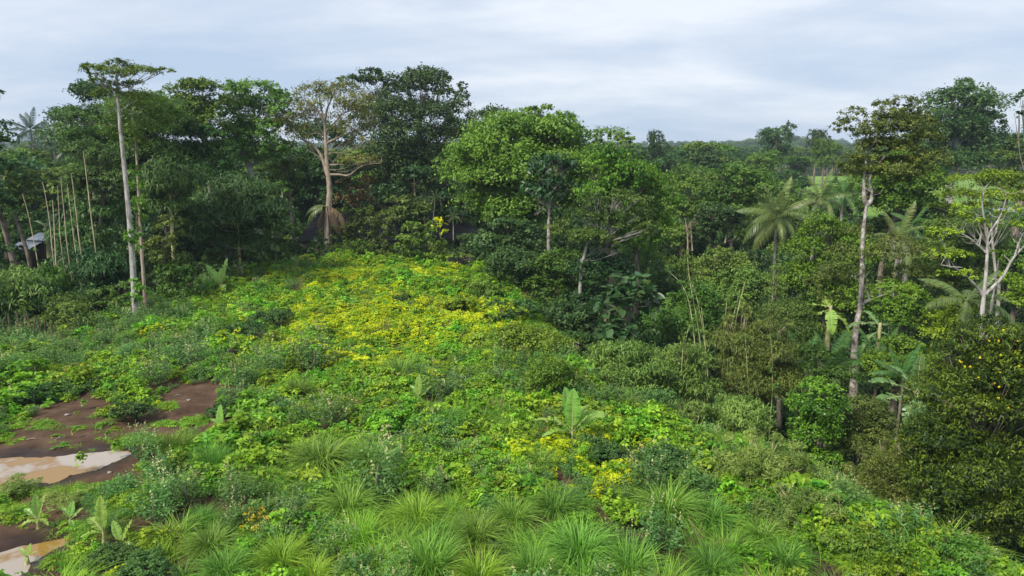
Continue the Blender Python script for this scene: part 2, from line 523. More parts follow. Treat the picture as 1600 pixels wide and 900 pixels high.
def water(name, poly, label, mat='water'):
    c = poly.mean(0)
    v = np.vstack([np.hstack([poly, np.full((len(poly), 1), WATER_Z)])]) - np.array([c[0], c[1], WATER_Z])
    me = bpy.data.meshes.new(name)
    me.from_pydata([tuple(map(float, q)) for q in v], [], [tuple(range(len(v)))])
    me.materials.append(M[mat])
    o = link(name, me, None, (c[0], c[1], WATER_Z))
    o['kind'] = 'structure'; o['label'] = label
    return o
# the water sheet reaches a little under the rim, the rim cuts the shoreline
water('puddle', RA, 'ochre muddy puddle on the bare earth at the left', 'silt_sheen_water')
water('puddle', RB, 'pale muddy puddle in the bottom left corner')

us = np.linspace(.30, 1.05, 60); ys = np.linspace(104, 262, 60)
v, f = sheet(us, ys, lambda x, y: 0 * x)
v[:, 0] = v[:, 0] * v[:, 1] + 6
v[:, 2] = hgt(v[:, 0], v[:, 1]) + 0.06
fo = MB().add(v, f).build('field', M['field_grass'])
fo['kind'] = 'structure'; fo['label'] = 'open bright green field beyond the trees'

# ---------------------------------------------------------------- scatter for what nobody could count
HID = bpy.data.collections.new('plant_shapes')       # holds the source plants, not linked to the scene
def scatter(name, label, meshes, pos, scl, rot, idx, cat_kind='stuff'):
    me = bpy.data.meshes.new(name)
    n = len(pos)
    me.vertices.add(n)
    me.vertices.foreach_set('co', np.asarray(pos, np.float32).ravel())
    for nm, ty, key, arr in (('scl', 'FLOAT_VECTOR', 'vector', scl), ('rot', 'FLOAT_VECTOR', 'vector', rot), ('idx', 'INT', 'value', idx)):
        a = me.attributes.new(nm, ty, 'POINT')
        a.data.foreach_set(key, np.asarray(arr, np.int32 if ty == 'INT' else np.float32).ravel())
    o = link(name, me)
    o['kind'] = cat_kind; o['label'] = label
    ng = bpy.data.node_groups.new(name, 'GeometryNodeTree')
    ng.interface.new_socket('Geometry', in_out='INPUT', socket_type='NodeSocketGeometry')
    ng.interface.new_socket('Geometry', in_out='OUTPUT', socket_type='NodeSocketGeometry')
    gi, go = ng.nodes.new('NodeGroupInput'), ng.nodes.new('NodeGroupOutput')
    jn = ng.nodes.new('GeometryNodeJoinGeometry')
    for m_ in meshes:
        src = bpy.data.objects.new(m_.name + '_source', m_)
        HID.objects.link(src)
        oi = ng.nodes.new('GeometryNodeObjectInfo')
        oi.inputs['Object'].default_value = src
        oi.inputs['As Instance'].default_value = True
        ng.links.new(oi.outputs['Geometry'], jn.inputs[0])
    ip = ng.nodes.new('GeometryNodeInstanceOnPoints')
    ip.inputs['Pick Instance'].default_value = True
    def attr(nm, ty):
        a = ng.nodes.new('GeometryNodeInputNamedAttribute')
        a.data_type = ty
        a.inputs['Name'].default_value = nm
        return a.outputs['Attribute']
    ng.links.new(gi.outputs[0], ip.inputs['Points'])
    ng.links.new(jn.outputs[0], ip.inputs['Instance'])
    ng.links.new(attr('idx', 'INT'), ip.inputs['Instance Index'])
    ng.links.new(attr('rot', 'FLOAT_VECTOR'), ip.inputs['Rotation'])
    ng.links.new(attr('scl', 'FLOAT_VECTOR'), ip.inputs['Scale'])
    ng.links.new(ip.outputs[0], go.inputs[0])
    md = o.modifiers.new('plants', 'NODES')
    md.node_group = ng
    return o

# ---------------------------------------------------------------- plant shapes about one metre across
def mound_mesh(name, mat, seed, n=420, L=.13, W=.08, h=.55, r=.55, mat2=None, share2=0.0, droop=.15):
    """A low mound of compound leaves: fronds that carry small leaflets."""
    rng = np.random.default_rng(seed)
    mb = MB()
    nf = n // 14
    az = rng.uniform(0, 6.283, nf); rr = np.sqrt(rng.uniform(0, 1, nf)) * r
    top = h * (1 - (rr / r) ** 2 * 0.75) * rng.uniform(.55, 1.15, nf)
    c = np.stack([rr * np.cos(az), rr * np.sin(az), top], -1)
    dirv = unit(np.stack([np.cos(az + rng.normal(0, .8, nf)), np.sin(az + rng.normal(0, .8, nf)), rng.normal(-.05, .25, nf)], -1))
    k = np.repeat(np.arange(nf), 14)
    s = np.tile(np.linspace(-.5, .5, 7).repeat(2), nf)
    side = np.tile(np.array([-1, 1] * 7), nf)
    b = unit(np.cross(dirv, np.array([0, 0, 1.0])))
    p = c[k] + dirv[k] * (s * L * 3.0)[:, None] + b[k] * (side * L * .42)[:, None] + rng.normal(0, L * .15, (len(k), 3))
    p[:, 2] -= (s + .3) ** 2 * L * .8
    p[:, 2] = np.maximum(p[:, 2], .02)
    nn = np.array([0, 0, 1.0]) + rng.normal(0, .42, (len(k), 3)) + dirv[k] * .15
    tt = np.clip(.5 + rng.normal(0, .22, nf)[k] + rng.normal(0, .12, len(k)), 0, 1)
    two = rng.uniform(0, 1, nf)[k] < share2
    for w_, mi in ((~two, 0), (two, 1)):
        if w_.any():
            leafquads(mb, p[w_], nn[w_], L, W, rng, tt[w_], mi, droop=droop, axis=b[k][w_] * side[w_][:, None] + dirv[k][w_] * .5)
    return mb.mesh(name, [mat, mat2] if mat2 else [mat])
def weed_mesh(name, mat, seed, stems=26, h=.85, r=.5, L=.10, W=.035, spikes=8):
    """A bushy upright weed: leafy stems, some ending in a cream flower spike."""
    rng = np.random.default_rng(seed)
    mb = MB()
    P_, A_, T_ = [], [], []
    tips = []
    for i in range(stems):
        az = rng.uniform(0, 6.283); q = math.sqrt(rng.uniform(0, 1)) * r
        base = np.array([q * .35 * math.cos(az), q * .35 * math.sin(az), 0])
        tip = np.array([q * math.cos(az), q * math.sin(az), h * rng.uniform(.65, 1.1) * (1 - .35 * (q / r) ** 2)])
        m_ = 20
        s = rng.uniform(.2, 1, m_)[:, None]
        P_.append(base + (tip - base) * s + rng.normal(0, .045, (m_, 3)))
        a = rng.normal(0, 1, (m_, 3)); a[:, 2] = np.abs(a[:, 2]) * .6 + .3
        A_.append(a); T_.append(np.clip(.25 + .5 * s[:, 0] + rng.normal(0, .15, m_), 0, 1))
        tips.append(tip)
    p = np.vstack(P_); a = unit(np.vstack(A_)); tt = np.concatenate(T_)
    nn = np.cross(a, rng.normal(0, 1, a.shape)); nn[:, 2] = np.abs(nn[:, 2]) + .35
    leafquads(mb, p, nn, L, W, rng, tt, 0, axis=a)
    if spikes:
        tp = np.array(tips)[:spikes]
        q = np.repeat(tp, 6, 0); q[:, 2] += np.tile(np.linspace(.0, .16, 6), len(tp)); q += rng.normal(0, .012, q.shape)
        leafquads(mb, q, rng.normal(0, 1, q.shape), .05, .03, rng, rng.uniform(0, 1, len(q)), 1)
    return mb.mesh(name, [mat, M['cream']] if spikes else [mat])
def tuft_mesh(name, mat, seed, n=170, h=1.0, wid=.016, spread=.16, curve=(.5, 1.5)):
    """A fountain of thin grass blades; a few stand straight, most fall over."""
    rng = np.random.default_rng(seed)
    mb = MB()
    az = rng.uniform(0, 6.283, n) + .5 * np.sin(rng.uniform(0, 6.283, n))
    q = np.sqrt(rng.uniform(0, 1, n)) * spread
    base = np.stack([q * np.cos(az), q * np.sin(az), np.zeros(n)], -1)
    lean = np.clip(np.abs(rng.normal(.26, .2, n)), .02, .9)
    ln = h * rng.uniform(.45, 1.2, n)
    blades(mb, base, az + rng.normal(0, .8, n), ln, lean, rng.uniform(*curve, n), np.full(n, wid) * rng.uniform(.6, 1.4, n), rng, np.clip(rng.normal(.5, .27, n), 0, 1))
    return mb.mesh(name, [mat])
def broad_mesh(name, mat, seed, n=60, L=.24, W=.2, h=.6, r=.5):
    rng = np.random.default_rng(seed)
    mb = MB()
    foliage(mb, [((0, 0, h * .45), (r, r, h * .55))], L, W, rng, dens=1.6, sub=.25, up=.9, low=-.1, fan=4, rnd=.5)
    return mb.mesh(name, [mat])
def bush_mesh(name, mat, seed, L=.16, W=.09, nc=9, dens=2.0, mat2=None, share2=.0, droop=.2, sx=1.0, up=.5):
    """A shrub one metre in radius with an uneven outline."""
    rng = np.random.default_rng(seed)
    mb = MB()
    cl = []
    for i in range(nc):
        a = rng.uniform(0, 6.283); q = math.sqrt(rng.uniform(0, 1)) * .72
        r_ = rng.uniform(.26, .5)
        cl.append(((q * math.cos(a) * sx, q * math.sin(a) * sx, rng.uniform(.15, 1.05) * (1 - q * .55)), (r_, r_, r_ * rng.uniform(.6, .95))))
    foliage(mb, cl, L, W, rng, dens=dens, droop=droop, up=up)
    if mat2:
        foliage(mb, [(c + np.array([0, 0, .02]), np.array(r_) * 1.03) for c, r_ in cl], L * .8, W, rng, dens=dens * share2, low=0, up=.8, mat=1)
    return mb.mesh(name, [mat, mat2] if mat2 else [mat])

S_COVER = [mound_mesh('cover_shape', M['cover'], 10 + i) for i in range(5)]
S_LEMON = [mound_mesh('lemon_shape', M['lemon'], 20 + i, mat2=M['cover'], share2=.5) for i in range(4)]
S_WEED = [weed_mesh('weed_shape', M['blueweed'], 30 + i, spikes=(6 if i % 2 else 0)) for i in range(4)]
S_TUFT = [tuft_mesh('tuft_shape', M['grass' if i % 2 else 'grass_bright'], 40 + i) for i in range(4)]
S_DRY = [tuft_mesh('dry_shape', M['dead_frond'], 45 + i, n=45, h=.9, wid=.014, spread=.2, curve=(.1, .9)) for i in range(2)]
S_BROAD = [broad_mesh('broad_shape', M['cover'], 50 + i) for i in range(3)]
S_UNDER = [bush_mesh('under_shape', M[m_], 60 + i, L=.10, W=.058, nc=16, dens=2.3) for i, m_ in enumerate(('dark', 'deep', 'dark', 'feather', 'mid', 'deep'))]

rng = np.random.default_rng(77)
# ---------------------------------------------------------------- undergrowth of ravine and forest floor
gx, gy = np.meshgrid(np.arange(-110, 110, 1.9), np.arange(12, 140, 1.9))
gx = gx.ravel() + rng.uniform(-.9, .9, gx.size); gy = gy.ravel() + rng.uniform(-.9, .9, gx.size)
dd = gx - np.interp(gy, E_Y, E_X)
ll = np.interp(gy, L_Y, L_X) - gx
keep = (((dd > 3.2) & ((dd > 5.5) | (gy > 48))) | (ll > 1.2) | (gy > 71)) & (np.abs(gx) < gy * .85 + 6)
keep &= ~((gx > .28 * gy + 4) & (gy > 102))
gx, gy, dd, ll = gx[keep], gy[keep], dd[keep], ll[keep]
n = len(gx)
away = np.maximum(dd, ll)
s = rng.uniform(.9, 2.1, n) * np.clip(.35 + away / 7, .4, 1.25) * np.clip(.8 + gy / 130, .8, 1.5)
s = np.where(gy > 71, rng.uniform(1.6, 2.8, n), s)
s = np.where((gy > 69) & (gy < 88) & (gx > -27) & (gx < -2), rng.uniform(.8, 1.25, n), s)
_px = 800 + gx / np.maximum(gy, 1) * FPX * 1.0
s = np.where((_px > 5) & (_px < 105) & (gy > 50) & (gy < 74), rng.uniform(.45, .7, n), s)
scatter('undergrowth', 'dense dark green undergrowth filling the ravine and the forest floor', S_UNDER, np.stack([gx, gy, hgt(gx, gy) - .15], -1), np.stack([s, s, s * rng.uniform(.8, 1.9, n)], -1), np.stack([np.zeros(n), np.zeros(n), rng.uniform(0, 6.28, n)], -1), rng.integers(0, len(S_UNDER), n))
# ---------------------------------------------------------------- trees
SEED = [1000]
def clumps(x0, y0, x1, y1, n, seed, r=(.16, .28), flat=.8, fill=.55):
    """n clumps inside the ellipse of a crown, in photo pixels: (px, py, rx, ry, depth offset)."""
    g_ = np.random.default_rng(seed)
    n = int(n * 1.3)
    w_, h_ = (x1 - x0) / 2, (y1 - y0) / 2
    out = []
    for i in range(n):
        a = i * 2.39996 + g_.uniform(-.5, .5)
        q = (fill + (1 - fill) * g_.uniform(0, 1)) ** .6 if i % 4 else g_.uniform(0, .5)
        rr = (g_.uniform(*r) * g_.choice([.6, .8, 1.0, 1.15])) * min(w_, h_) * 1.95
        k = 1 - rr / max(w_, h_) * .62
        el = g_.uniform(-1, 1) * .8
        ch = math.sqrt(1 - el * el)
        # ellipsoid shell with depth
        out.append((x0 + w_ + math.cos(a) * q * w_ * k, y0 + h_ + math.sin(a) * q * h_ * k, rr * g_.uniform(.9, 1.45), rr * flat * g_.uniform(.65, 1.0), el * ch * w_ * .9 * g_.uniform(.4, 1)))
    return out

def tree(label, t, crown, mat='mid', bark='bark_brown', name='broadleaf_tree', trunk=None, limbs=(), r0=None, leaf=2.7, asp=.6, dens=2.5, cat='tree', group=None, base=None, wood=True, extra=None, limb_r=.24, fork=(.55, .92), cs=1.12, **fol):
    """trunk: photo pixels from foot to top (depth t); crown: clumps in photo pixels."""
    SEED[0] += 1
    g_ = np.random.default_rng(SEED[0])
    k = t / FPX
    C, RR = [], []
    for q in crown:
        dt = (q[4] if len(q) > 4 else 0.0) * k
        C.append(P(q[0], q[1], t) + np.array([0, dt * CP, 0]))
        RR.append(np.array([q[2] * k, (q[2] * .6 + q[3] * .4) * k, q[3] * k]) * cs)
    C = np.array(C); RR = np.array(RR)
    top = C[np.argmax(C[:, 2])]
    if trunk is None:
        ctr = C.mean(0)
        gz_ = H(ctr[0], ctr[1])
        hh = ctr[2] - gz_
        wob = g_.normal(0, .03 * max(hh, 1), (3, 2))
        pts = [np.array([ctr[0] + wob[0, 0], ctr[1] + wob[0, 1], gz_ - .2]), np.array([ctr[0] + wob[1, 0], ctr[1] + wob[1, 1], gz_ + hh * .4]),
               np.array([ctr[0] + wob[2, 0], ctr[1] + wob[2, 1], gz_ + hh * .8]), np.array([ctr[0], ctr[1], ctr[2] + .35 * (top[2] - ctr[2])])]
    else:
        pts = [P(q[0], q[1], t) + np.array([0, (q[2] if len(q) > 2 else 0), 0]) for q in trunk]
        gz_ = H(pts[0][0], pts[0][1])
        if pts[0][2] > gz_ + .3:
            lean = (pts[0] - pts[1]); lean = lean / max(abs(lean[2]), .1) * min(pts[0][2] - gz_, 3)
            pts.insert(0, np.array([pts[0][0] + lean[0] * .6, pts[0][1] + lean[1] * .6, gz_ - .2]))
    loc = np.array([pts[0][0], pts[0][1], H(pts[0][0], pts[0][1])])
    hh = pts[-1][2] - loc[2]
    r0 = r0 or max(.06, .022 * hh)
    root = thing(name, label, cat, loc, 0, group)
    path = spline(pts, 6)
    s = np.linspace(0, 1, len(path))
    rad = r0 * (1 - .72 * s) * (1 + .5 * np.exp(-s * 22))
    mb = MB()
    tube(mb, path - loc, rad, 9, rng=g_, rough=.05)
    if wood:
        for i in range(len(C)):
            j = int(np.clip(len(path) * g_.uniform(*fork), 1, len(path) - 1))
            while j > 2 and path[j][2] > C[i][2] - .05 * hh:
                j -= 1
            a, b = path[j], C[i] + np.array([0, 0, -.2 * RR[i][2]])
            m1 = a * .55 + b * .45 + np.array([0, 0, -.07 * np.linalg.norm(b - a)]) + g_.normal(0, .04, 3) * np.linalg.norm(b - a)
            br = spline([a, m1, b], 4)
            tube(mb, br - loc, np.linspace(rad[j] * limb_r, rad[j] * .08 + .01, len(br)), 6)
            for q_ in range(3):
                d_ = unit(g_.normal(0, 1, 3)) * RR[i] * .8
                d_[2] = abs(d_[2])
                tw = spline([br[5], (br[5] + b + d_) / 2 + g_.normal(0, .03, 3), b + d_], 3)
                tube(mb, tw - loc, np.linspace(rad[j] * .16, .012, len(tw)), 4)
    mb.build('trunk', M[bark], root)
    for lp in limbs:
        lw, lpts = lp
        lp3 = spline([P(q[0], q[1], t) + np.array([0, (q[2] if len(q) > 2 else 0), 0]) for q in lpts], 5)
        lb = MB()
        tube(lb, lp3 - loc, np.linspace(lw, lw * .25, len(lp3)), 7, rng=g_, rough=.05)
        # twigs along the outer half
        for q_ in range(7):
            i0 = g_.integers(len(lp3) // 3, len(lp3))
            d_ = unit(g_.normal(0, 1, 3) + np.array([0, 0, .5])) * k * g_.uniform(9, 24)
            tw = spline([lp3[i0], lp3[i0] + d_ * .5 + g_.normal(0, .08, 3), lp3[i0] + d_ + np.array([0, 0, .1])], 3)
            tube(lb, tw - loc, np.linspace(lw * .3, .01, len(tw)), 4)
        lb.build('limb', M[bark], root)
    L = leaf * 1.56 * k
    fb = MB()
    foliage(fb, [(c - loc, r_) for c, r_ in zip(C, RR)], L, L * asp, g_, dens=dens, **fol)
    fb.build('crown', M[mat], root, kind='stuff')
    if extra:
        extra(root, loc, g_, k)
    return root

FE = dict(asp=.42, leaf=3.0, droop=.35, up=.75, rnd=.45, sub=.24, tspread=.42)         # feathery foliage
BA = dict(asp=.25, leaf=5.0, droop=.55, up=.6, rnd=.5, sub=.26, fan=9, tspread=.5)     # drooping bamboo leaves
BIG = dict(leaf=5.2, asp=.62, dens=2.1, fan=6, sub=.34)                   # large separate leaves
WI = dict(asp=.2, leaf=3.4, droop=.15, up=.5, rnd=.9, sub=.34, dens=1.6, tspread=.4)   # wispy fine twigs

def vines(mat, spots, size=.22):
    """Climbing leaves that wrap a trunk at pixel spots (px, py, rx, ry, t)."""
    def f_(root, loc, g_, k):
        mb = MB()
        foliage(mb, [(P(a, b, t_) - loc, (rx * k * 1.35, rx * k * 1.35, ry * k * 1.3)) for a, b, rx, ry, t_ in spots], size, size * .6, g_, dens=2.0, droop=.5, low=-1)
        mb.build('climbing_vine', M[mat], root, kind='stuff')
    return f_

# --- left side, from the edge of the picture inwards
tree('leafy dark tree cut off by the left edge beside the sky', 58, [(-14, 142, 24, 7), (-5, 165, 14, 6), (-8, 205, 30, 18), (2, 235, 26, 22), (-12, 270, 40, 22), (8, 265, 18, 16), (-20, 310, 40, 30), (0, 330, 30, 25)], 'deep', dens=1.5, leaf=4)
tree('tall slim tree with smooth white trunk and flat umbrella top', 46, [(136, 105, 15, 5, 10), (158, 110, 20, 6, -14), (182, 103, 20, 8, 0), (204, 108, 22, 7, 20), (232, 114, 20, 6, -10), (256, 111, 14, 4, 0), (196, 116, 26, 6, -26), (170, 116, 18, 6, 24), (180, 134, 16, 6, 10), (185, 98, 9, 5, 0), (160, 128, 16, 5, -10), (205, 132, 18, 6, 8), (172, 148, 22, 7, -8), (206, 150, 24, 7, 6), (150, 118, 12, 4, 0)],
     'mid', 'bark_pale', 'umbrella_tree', trunk=[(213, 500), (209, 440), (205, 380), (200, 320), (193, 250), (187, 190), (183, 140), (181, 104)], r0=.24, leaf=2.3, dens=2.4, up=.9, fork=(.86, .98), limb_r=.4, cs=1.2, extra=vines('bright', [(205, 367, 9, 10, 45.7), (212, 372, 7, 10, 45.5), (216, 390, 4, 9, 45.5), (211, 442, 8, 10, 45.6), (217, 455, 11, 12, 45.4), (206, 462, 8, 9, 45.5)]))
tree('slim tree with vine-wrapped lower trunk behind the white-trunked umbrella tree', 50, [(196, 165, 40, 12, 20), (232, 160, 42, 12, -20), (262, 180, 28, 12), (218, 190, 45, 14, 30), (170, 190, 30, 12), (240, 205, 30, 14, -30), (190, 212, 24, 12), (215, 225, 20, 10)],
     'mid', 'bark_tan', 'vine_wrapped_tree', trunk=[(224, 430), (219, 350), (216, 290), (213, 240), (209, 200), (206, 180)], r0=.14, dens=2.2, leaf=2.6, up=.8, fork=(.75, .97), extra=vines('vine', [(212, 275, 8, 14, 49.6), (218, 300, 10, 16, 49.5), (222, 322, 8, 14, 49.6), (214, 345, 8, 12, 49.6)]))
tree('wide feathery tree spreading behind the white trunk at the left', 64, clumps(92, 148, 300, 270, 26, 11, (.22, .34), .6), 'feather', 'bark_brown', 'feathery_tree', **FE)
tree('dark tree crown rising behind the umbrella tree, left of its trunk', 84, clumps(88, 128, 190, 250, 14, 12), 'dark')
tree('open-crowned tree with sky gaps right of the umbrella tree', 70, clumps(258, 118, 352, 215, 26, 13, (.16, .26), .6), 'mid', 'bark_pale', dens=2.0, leaf=2.9)
tree('tall light-leaved tree left of the bare yellowing tree', 74, clumps(348, 112, 452, 270, 40, 14, (.15, .24), .7), 'mid', 'bark_pale', dens=1.9, leaf=2.8, tb=.62, trunk=[(400, 330), (392, 270), (384, 240), (395, 190), (400, 150)], limbs=[(.12, [(392, 270), (380, 245), (372, 222)]), (.10, [(394, 262), (402, 240), (412, 215)])])
tree('dark plumed tree between the vine-wrapped tree and the light-leaved tree', 66, clumps(278, 190, 365, 295, 14, 15, (.24, .36), .6), 'feather', 'bark_brown', 'feathery_tree', **FE)
tree('dark bamboo mound arching over the forest edge left of the bare tree', 60, clumps(282, 272, 442, 395, 22, 16, (.22, .34), .6), 'deep', 'culm', 'bamboo_clump', cat='bamboo', **{**BA, 'dens': 2.2})
tree('second dark bamboo mound directly right of the vine-wrapped trunk', 56, clumps(222, 240, 310, 340, 12, 17, (.24, .36), .6), 'feather', 'culm', 'bamboo_clump', cat='bamboo', **BA)
tree('bushy dark tree left of the white trunk at mid height', 58, clumps(98, 215, 196, 330, 14, 18), 'feather', **{**FE, 'dens': 2.0})
tree('yellowish-green tree above the tin-roofed hut at the left edge', 60, clumps(-10, 262, 66, 330, 10, 19), 'olive', tb=.7, leaf=4)
tree('dark green leafy tree shading the tin-roofed hut', 82, clumps(-30, 300, 70, 400, 12, 20), 'mid')
tree('dark shrub at the left edge below the yellowish-green tree', 62, clumps(-25, 325, 34, 420, 10, 119), 'mid', 'bark_brown', 'shrub', cat='shrub', tb=.35)
tree('low dark bush at the left edge beside the hut', 52, clumps(-35, 370, 24, 450, 10, 219), 'deep', 'bark_brown', 'shrub', cat='shrub')
tree('dark layered bamboo drooping in front of the pale poles', 52, clumps(62, 378, 196, 480, 18, 21, (.22, .3), .5), 'deep', 'culm', 'bamboo_clump', cat='bamboo', **BA)
tree('dark layered bamboo filling the forest edge behind the pale poles', 60, clumps(90, 300, 200, 400, 14, 22, (.22, .3), .55), 'feather', 'culm', 'bamboo_clump', cat='bamboo', **BA)
tree('bushy olive thicket with dry canes at the left edge', 46, clumps(-20, 410, 70, 530, 14, 23, (.2, .3), .7), 'bamboo', 'culm_dry', 'bamboo_clump', cat='bamboo', **{**BA, 'dens': 1.5})
tree('low rounded shrub in front of the dark layered bamboo, left', 44.5, clumps(20, 468, 165, 545, 14, 24, (.22, .32), .7), 'bamboo', 'bark_brown', 'shrub', cat='shrub', leaf=3.4, asp=.4)
tree('olive shrub at the foot of the white-trunked tree', 48, clumps(150, 438, 222, 500, 9, 25), 'bamboo', 'bark_brown', 'shrub', cat='shrub')
tree('dark tangled shrub right of the white-trunked tree base', 52, clumps(215, 340, 300, 420, 10, 26), 'olive', 'bark_brown', 'shrub', cat='shrub', dens=1.5)
tree('dark shrub between the white trunk and the meadow banana', 52, clumps(222, 412, 322, 492, 11, 27), 'mid', 'bark_brown', 'shrub', cat='shrub', tb=.35)
tree('dark leafy tree in the shade between the bamboo mounds', 64, clumps(250, 320, 340, 420, 9, 28), 'dark')
tree('low dark bush under the dark bamboo mound at the meadow edge', 59, clumps(300, 370, 400, 425, 12, 229), 'deep', 'bark_brown', 'shrub', cat='shrub')
tree('shaded bush at the meadow rim left of the bare tree trunk', 66, clumps(388, 350, 468, 415, 11, 29), 'feather', 'bark_brown', 'shrub', cat='shrub', leaf=3.6)
tree('light green tree in front of the dark forest left of the bare tree', 79, clumps(415, 215, 478, 300, 10, 30), 'mid', tb=.65, leaf=3.6)
tree('dark forest tree behind the bare yellowing tree', 92, clumps(430, 180, 560, 330, 14, 31), 'dark')
tree('slender crooked pale-stemmed tree left of the house roof', 68, [(436, 345, 9, 9), (430, 350, 8, 8), (445, 300, 8, 7), (440, 288, 10, 7)], 'mid', 'bark_pale', 'slender_tree', trunk=[(425, 380), (430, 350), (434, 335), (441, 308), (439, 292)], r0=.12, wood=False)

# --- the bare yellowing tree
tree('tall half-bare tree with tan forked trunk and thin yellowing crown', 74,
     [(488, 148, 26, 14), (512, 140, 22, 12, 10), (538, 145, 26, 16), (560, 165, 24, 16, -20), (545, 180, 26, 16, 20), (575, 190, 14, 14), (462, 172, 22, 16, 10), (455, 195, 22, 18, -10), (480, 185, 20, 14, 20), (470, 210, 18, 14), (520, 165, 26, 14, -20), (555, 205, 22, 14, 10), (535, 205, 20, 14), (570, 225, 14, 10), (560, 252, 26, 7), (580, 250, 14, 6), (440, 200, 12, 12)],
     'straw', 'bark_tan', 'half_bare_tree', trunk=[(513, 402), (512, 350), (515, 300), (511, 258), (509, 220), (507, 188)], r0=.42, leaf=2.1, dens=1.5, up=.7, wood=True, limb_r=.16, cs=1.25,
     limbs=[(.22, [(512, 275), (506, 255), (500, 240), (488, 226), (470, 216), (452, 200)]), (.15, [(515, 273), (530, 273), (545, 274), (560, 263), (575, 257), (595, 255)]), (.10, [(515, 258), (530, 257), (548, 258)]), (.14, [(510, 225), (530, 214), (548, 208), (560, 200)]), (.14, [(507, 192), (498, 175), (488, 163), (480, 152)]), (.14, [(507, 190), (512, 168), (520, 150), (526, 138)]), (.1, [(507, 186), (501, 165), (498, 145), (500, 132)]), (.1, [(509, 205), (524, 190), (536, 178), (552, 172)])])

# --- the great dark tree
tree('huge dark evergreen with hanging roots towering over the centre-left forest', 96,
     [(548, 126, 14, 5), (566, 124, 16, 6), (578, 115, 14, 6), (600, 128, 18, 9), (618, 146, 20, 10), (640, 136, 22, 12), (655, 118, 18, 8), (676, 118, 16, 8), (668, 134, 24, 12), (690, 126, 10, 8), (695, 148, 12, 9), (722, 140, 6, 8), (720, 158, 10, 12), (708, 176, 16, 12), (748, 184, 16, 8), (772, 181, 20, 9), (786, 186, 10, 6), (592, 160, 22, 12, 20), (580, 180, 22, 14), (622, 178, 26, 16, -30), (652, 172, 26, 16, 30), (682, 182, 24, 16, -20), (600, 205, 28, 18), (640, 214, 30, 20, -30), (680, 218, 28, 18, 20), (716, 208, 22, 16), (740, 214, 18, 14), (612, 240, 28, 18, -20), (652, 250, 30, 20), (692, 252, 28, 20), (730, 244, 18, 18), (590, 265, 20, 16), (630, 280, 30, 20), (670, 288, 30, 20), (710, 285, 24, 18), (740, 275, 20, 20)],
     'dark', 'bark_brown', 'giant_fig_tree', trunk=[(665, 350), (662, 300), (658, 250), (655, 200), (660, 150)], r0=.9, leaf=2.7, dens=2.8, cs=1.5, limb_r=.16,
     limbs=[(.25, [(672, 330), (668, 290), (662, 255), (655, 230)]), (.2, [(645, 330), (648, 290), (652, 240)]), (.18, [(690, 330), (688, 290), (684, 240), (690, 215)])])
tree('dark tree filling the forest below the huge dark evergreen', 88, clumps(560, 260, 735, 350, 16, 32), 'dark', leaf=3.4)
tree('dark small-leaved tree at the right foot of the huge evergreen', 86, clumps(690, 240, 760, 350, 10, 33), 'deep')
tree('rust-brown leaved bush tree right of the bare trunk', 77, clumps(528, 268, 592, 330, 9, 34), 'rust', leaf=3.2, dens=1.8)
tree('olive shrub tree hanging over the dark house roof', 74, clumps(610, 298, 668, 360, 11, 35), 'olive', leaf=3.0)
tree('vine-hung column of leaves beside the house gable', 72, [(582, 345, 9, 20), (585, 380, 10, 20), (606, 365, 7, 24), (594, 352, 7, 12), (600, 390, 10, 14)], 'olive', name='vine_column', cat='vine', leaf=2.6, wood=False)
tree('fresh green shrub at the far end of the meadow below the roofs', 68, clumps(604, 346, 696, 412, 12, 36), 'mid', 'bark_brown', 'shrub', cat='shrub', tb=.6, leaf=3.6)
tree('small green shrub left of the fresh green shrub at the meadow end', 70, clumps(528, 372, 600, 412, 8, 37), 'mid', 'bark_brown', 'shrub', cat='shrub')
tree('dark shrub at the foot of the bare yellowing tree', 71, clumps(455, 372, 530, 410, 8, 38), 'deep', 'bark_brown', 'shrub', cat='shrub')
tree('dark leafy tangle between the bare trunk and the house gable', 76, clumps(512, 318, 582, 395, 12, 134), 'mid', 'bark_brown', 'shrub', cat='shrub', tb=.3)
tree('yellow-leaved croton bush in front of the dark roof', 74, [(686, 343, 6, 4), (692, 350, 8, 4), (683, 354, 7, 4), (694, 362, 7, 4), (688, 348, 6, 5)], 'lemon', 'bark_brown', 'croton_bush', cat='shrub', leaf=4.6, tb=.8, dens=1.6)
tree('dark shrub under the second roof at the meadow end', 66, clumps(690, 366, 780, 415, 10, 39), 'deep', 'bark_brown', 'shrub', cat='shrub')

# --- centre: the lit round tree and its neighbours
tree('large round sunlit tree with yellow-green leaves in the centre', 73, clumps(716, 172, 928, 365, 52, 41, (.15, .23), .72) + [(735, 275, 14, 8), (728, 255, 12, 8), (830, 178, 20, 9), (850, 172, 16, 8), (880, 185, 22, 10), (800, 190, 18, 9), (770, 205, 22, 12), (750, 225, 20, 12), (905, 205, 18, 10)], 'bright', 'bark_brown', leaf=3.2, tb=.46, dens=2.5)
tree('dark-leaved tree with straight pale forked trunk before the round tree', 57, clumps(812, 240, 908, 322, 22, 42, (.16, .26), .75), 'teal', 'bark_lichen', 'pale_trunk_tree', trunk=[(857, 400), (857, 360), (858, 332), (857, 300), (855, 270), (860, 250)], r0=.17, **{**BIG, 'leaf': 4.6, 'dens': 1.7}, limbs=[(.06, [(857, 332), (850, 327), (843, 323)]), (.06, [(858, 332), (866, 327), (876, 324)])], limb_r=.5)
tree('grey-green thin-topped tree behind the vine-draped trees', 82, clumps(905, 198, 1000, 290, 16, 43, (.14, .22), .7), 'mid', dens=1.7)
tree('tree draped in bright green vines right of the dark-leaved tree', 63, clumps(918, 225, 1000, 345, 20, 44, (.18, .28), .85), 'vine', leaf=3.2, droop=.4)
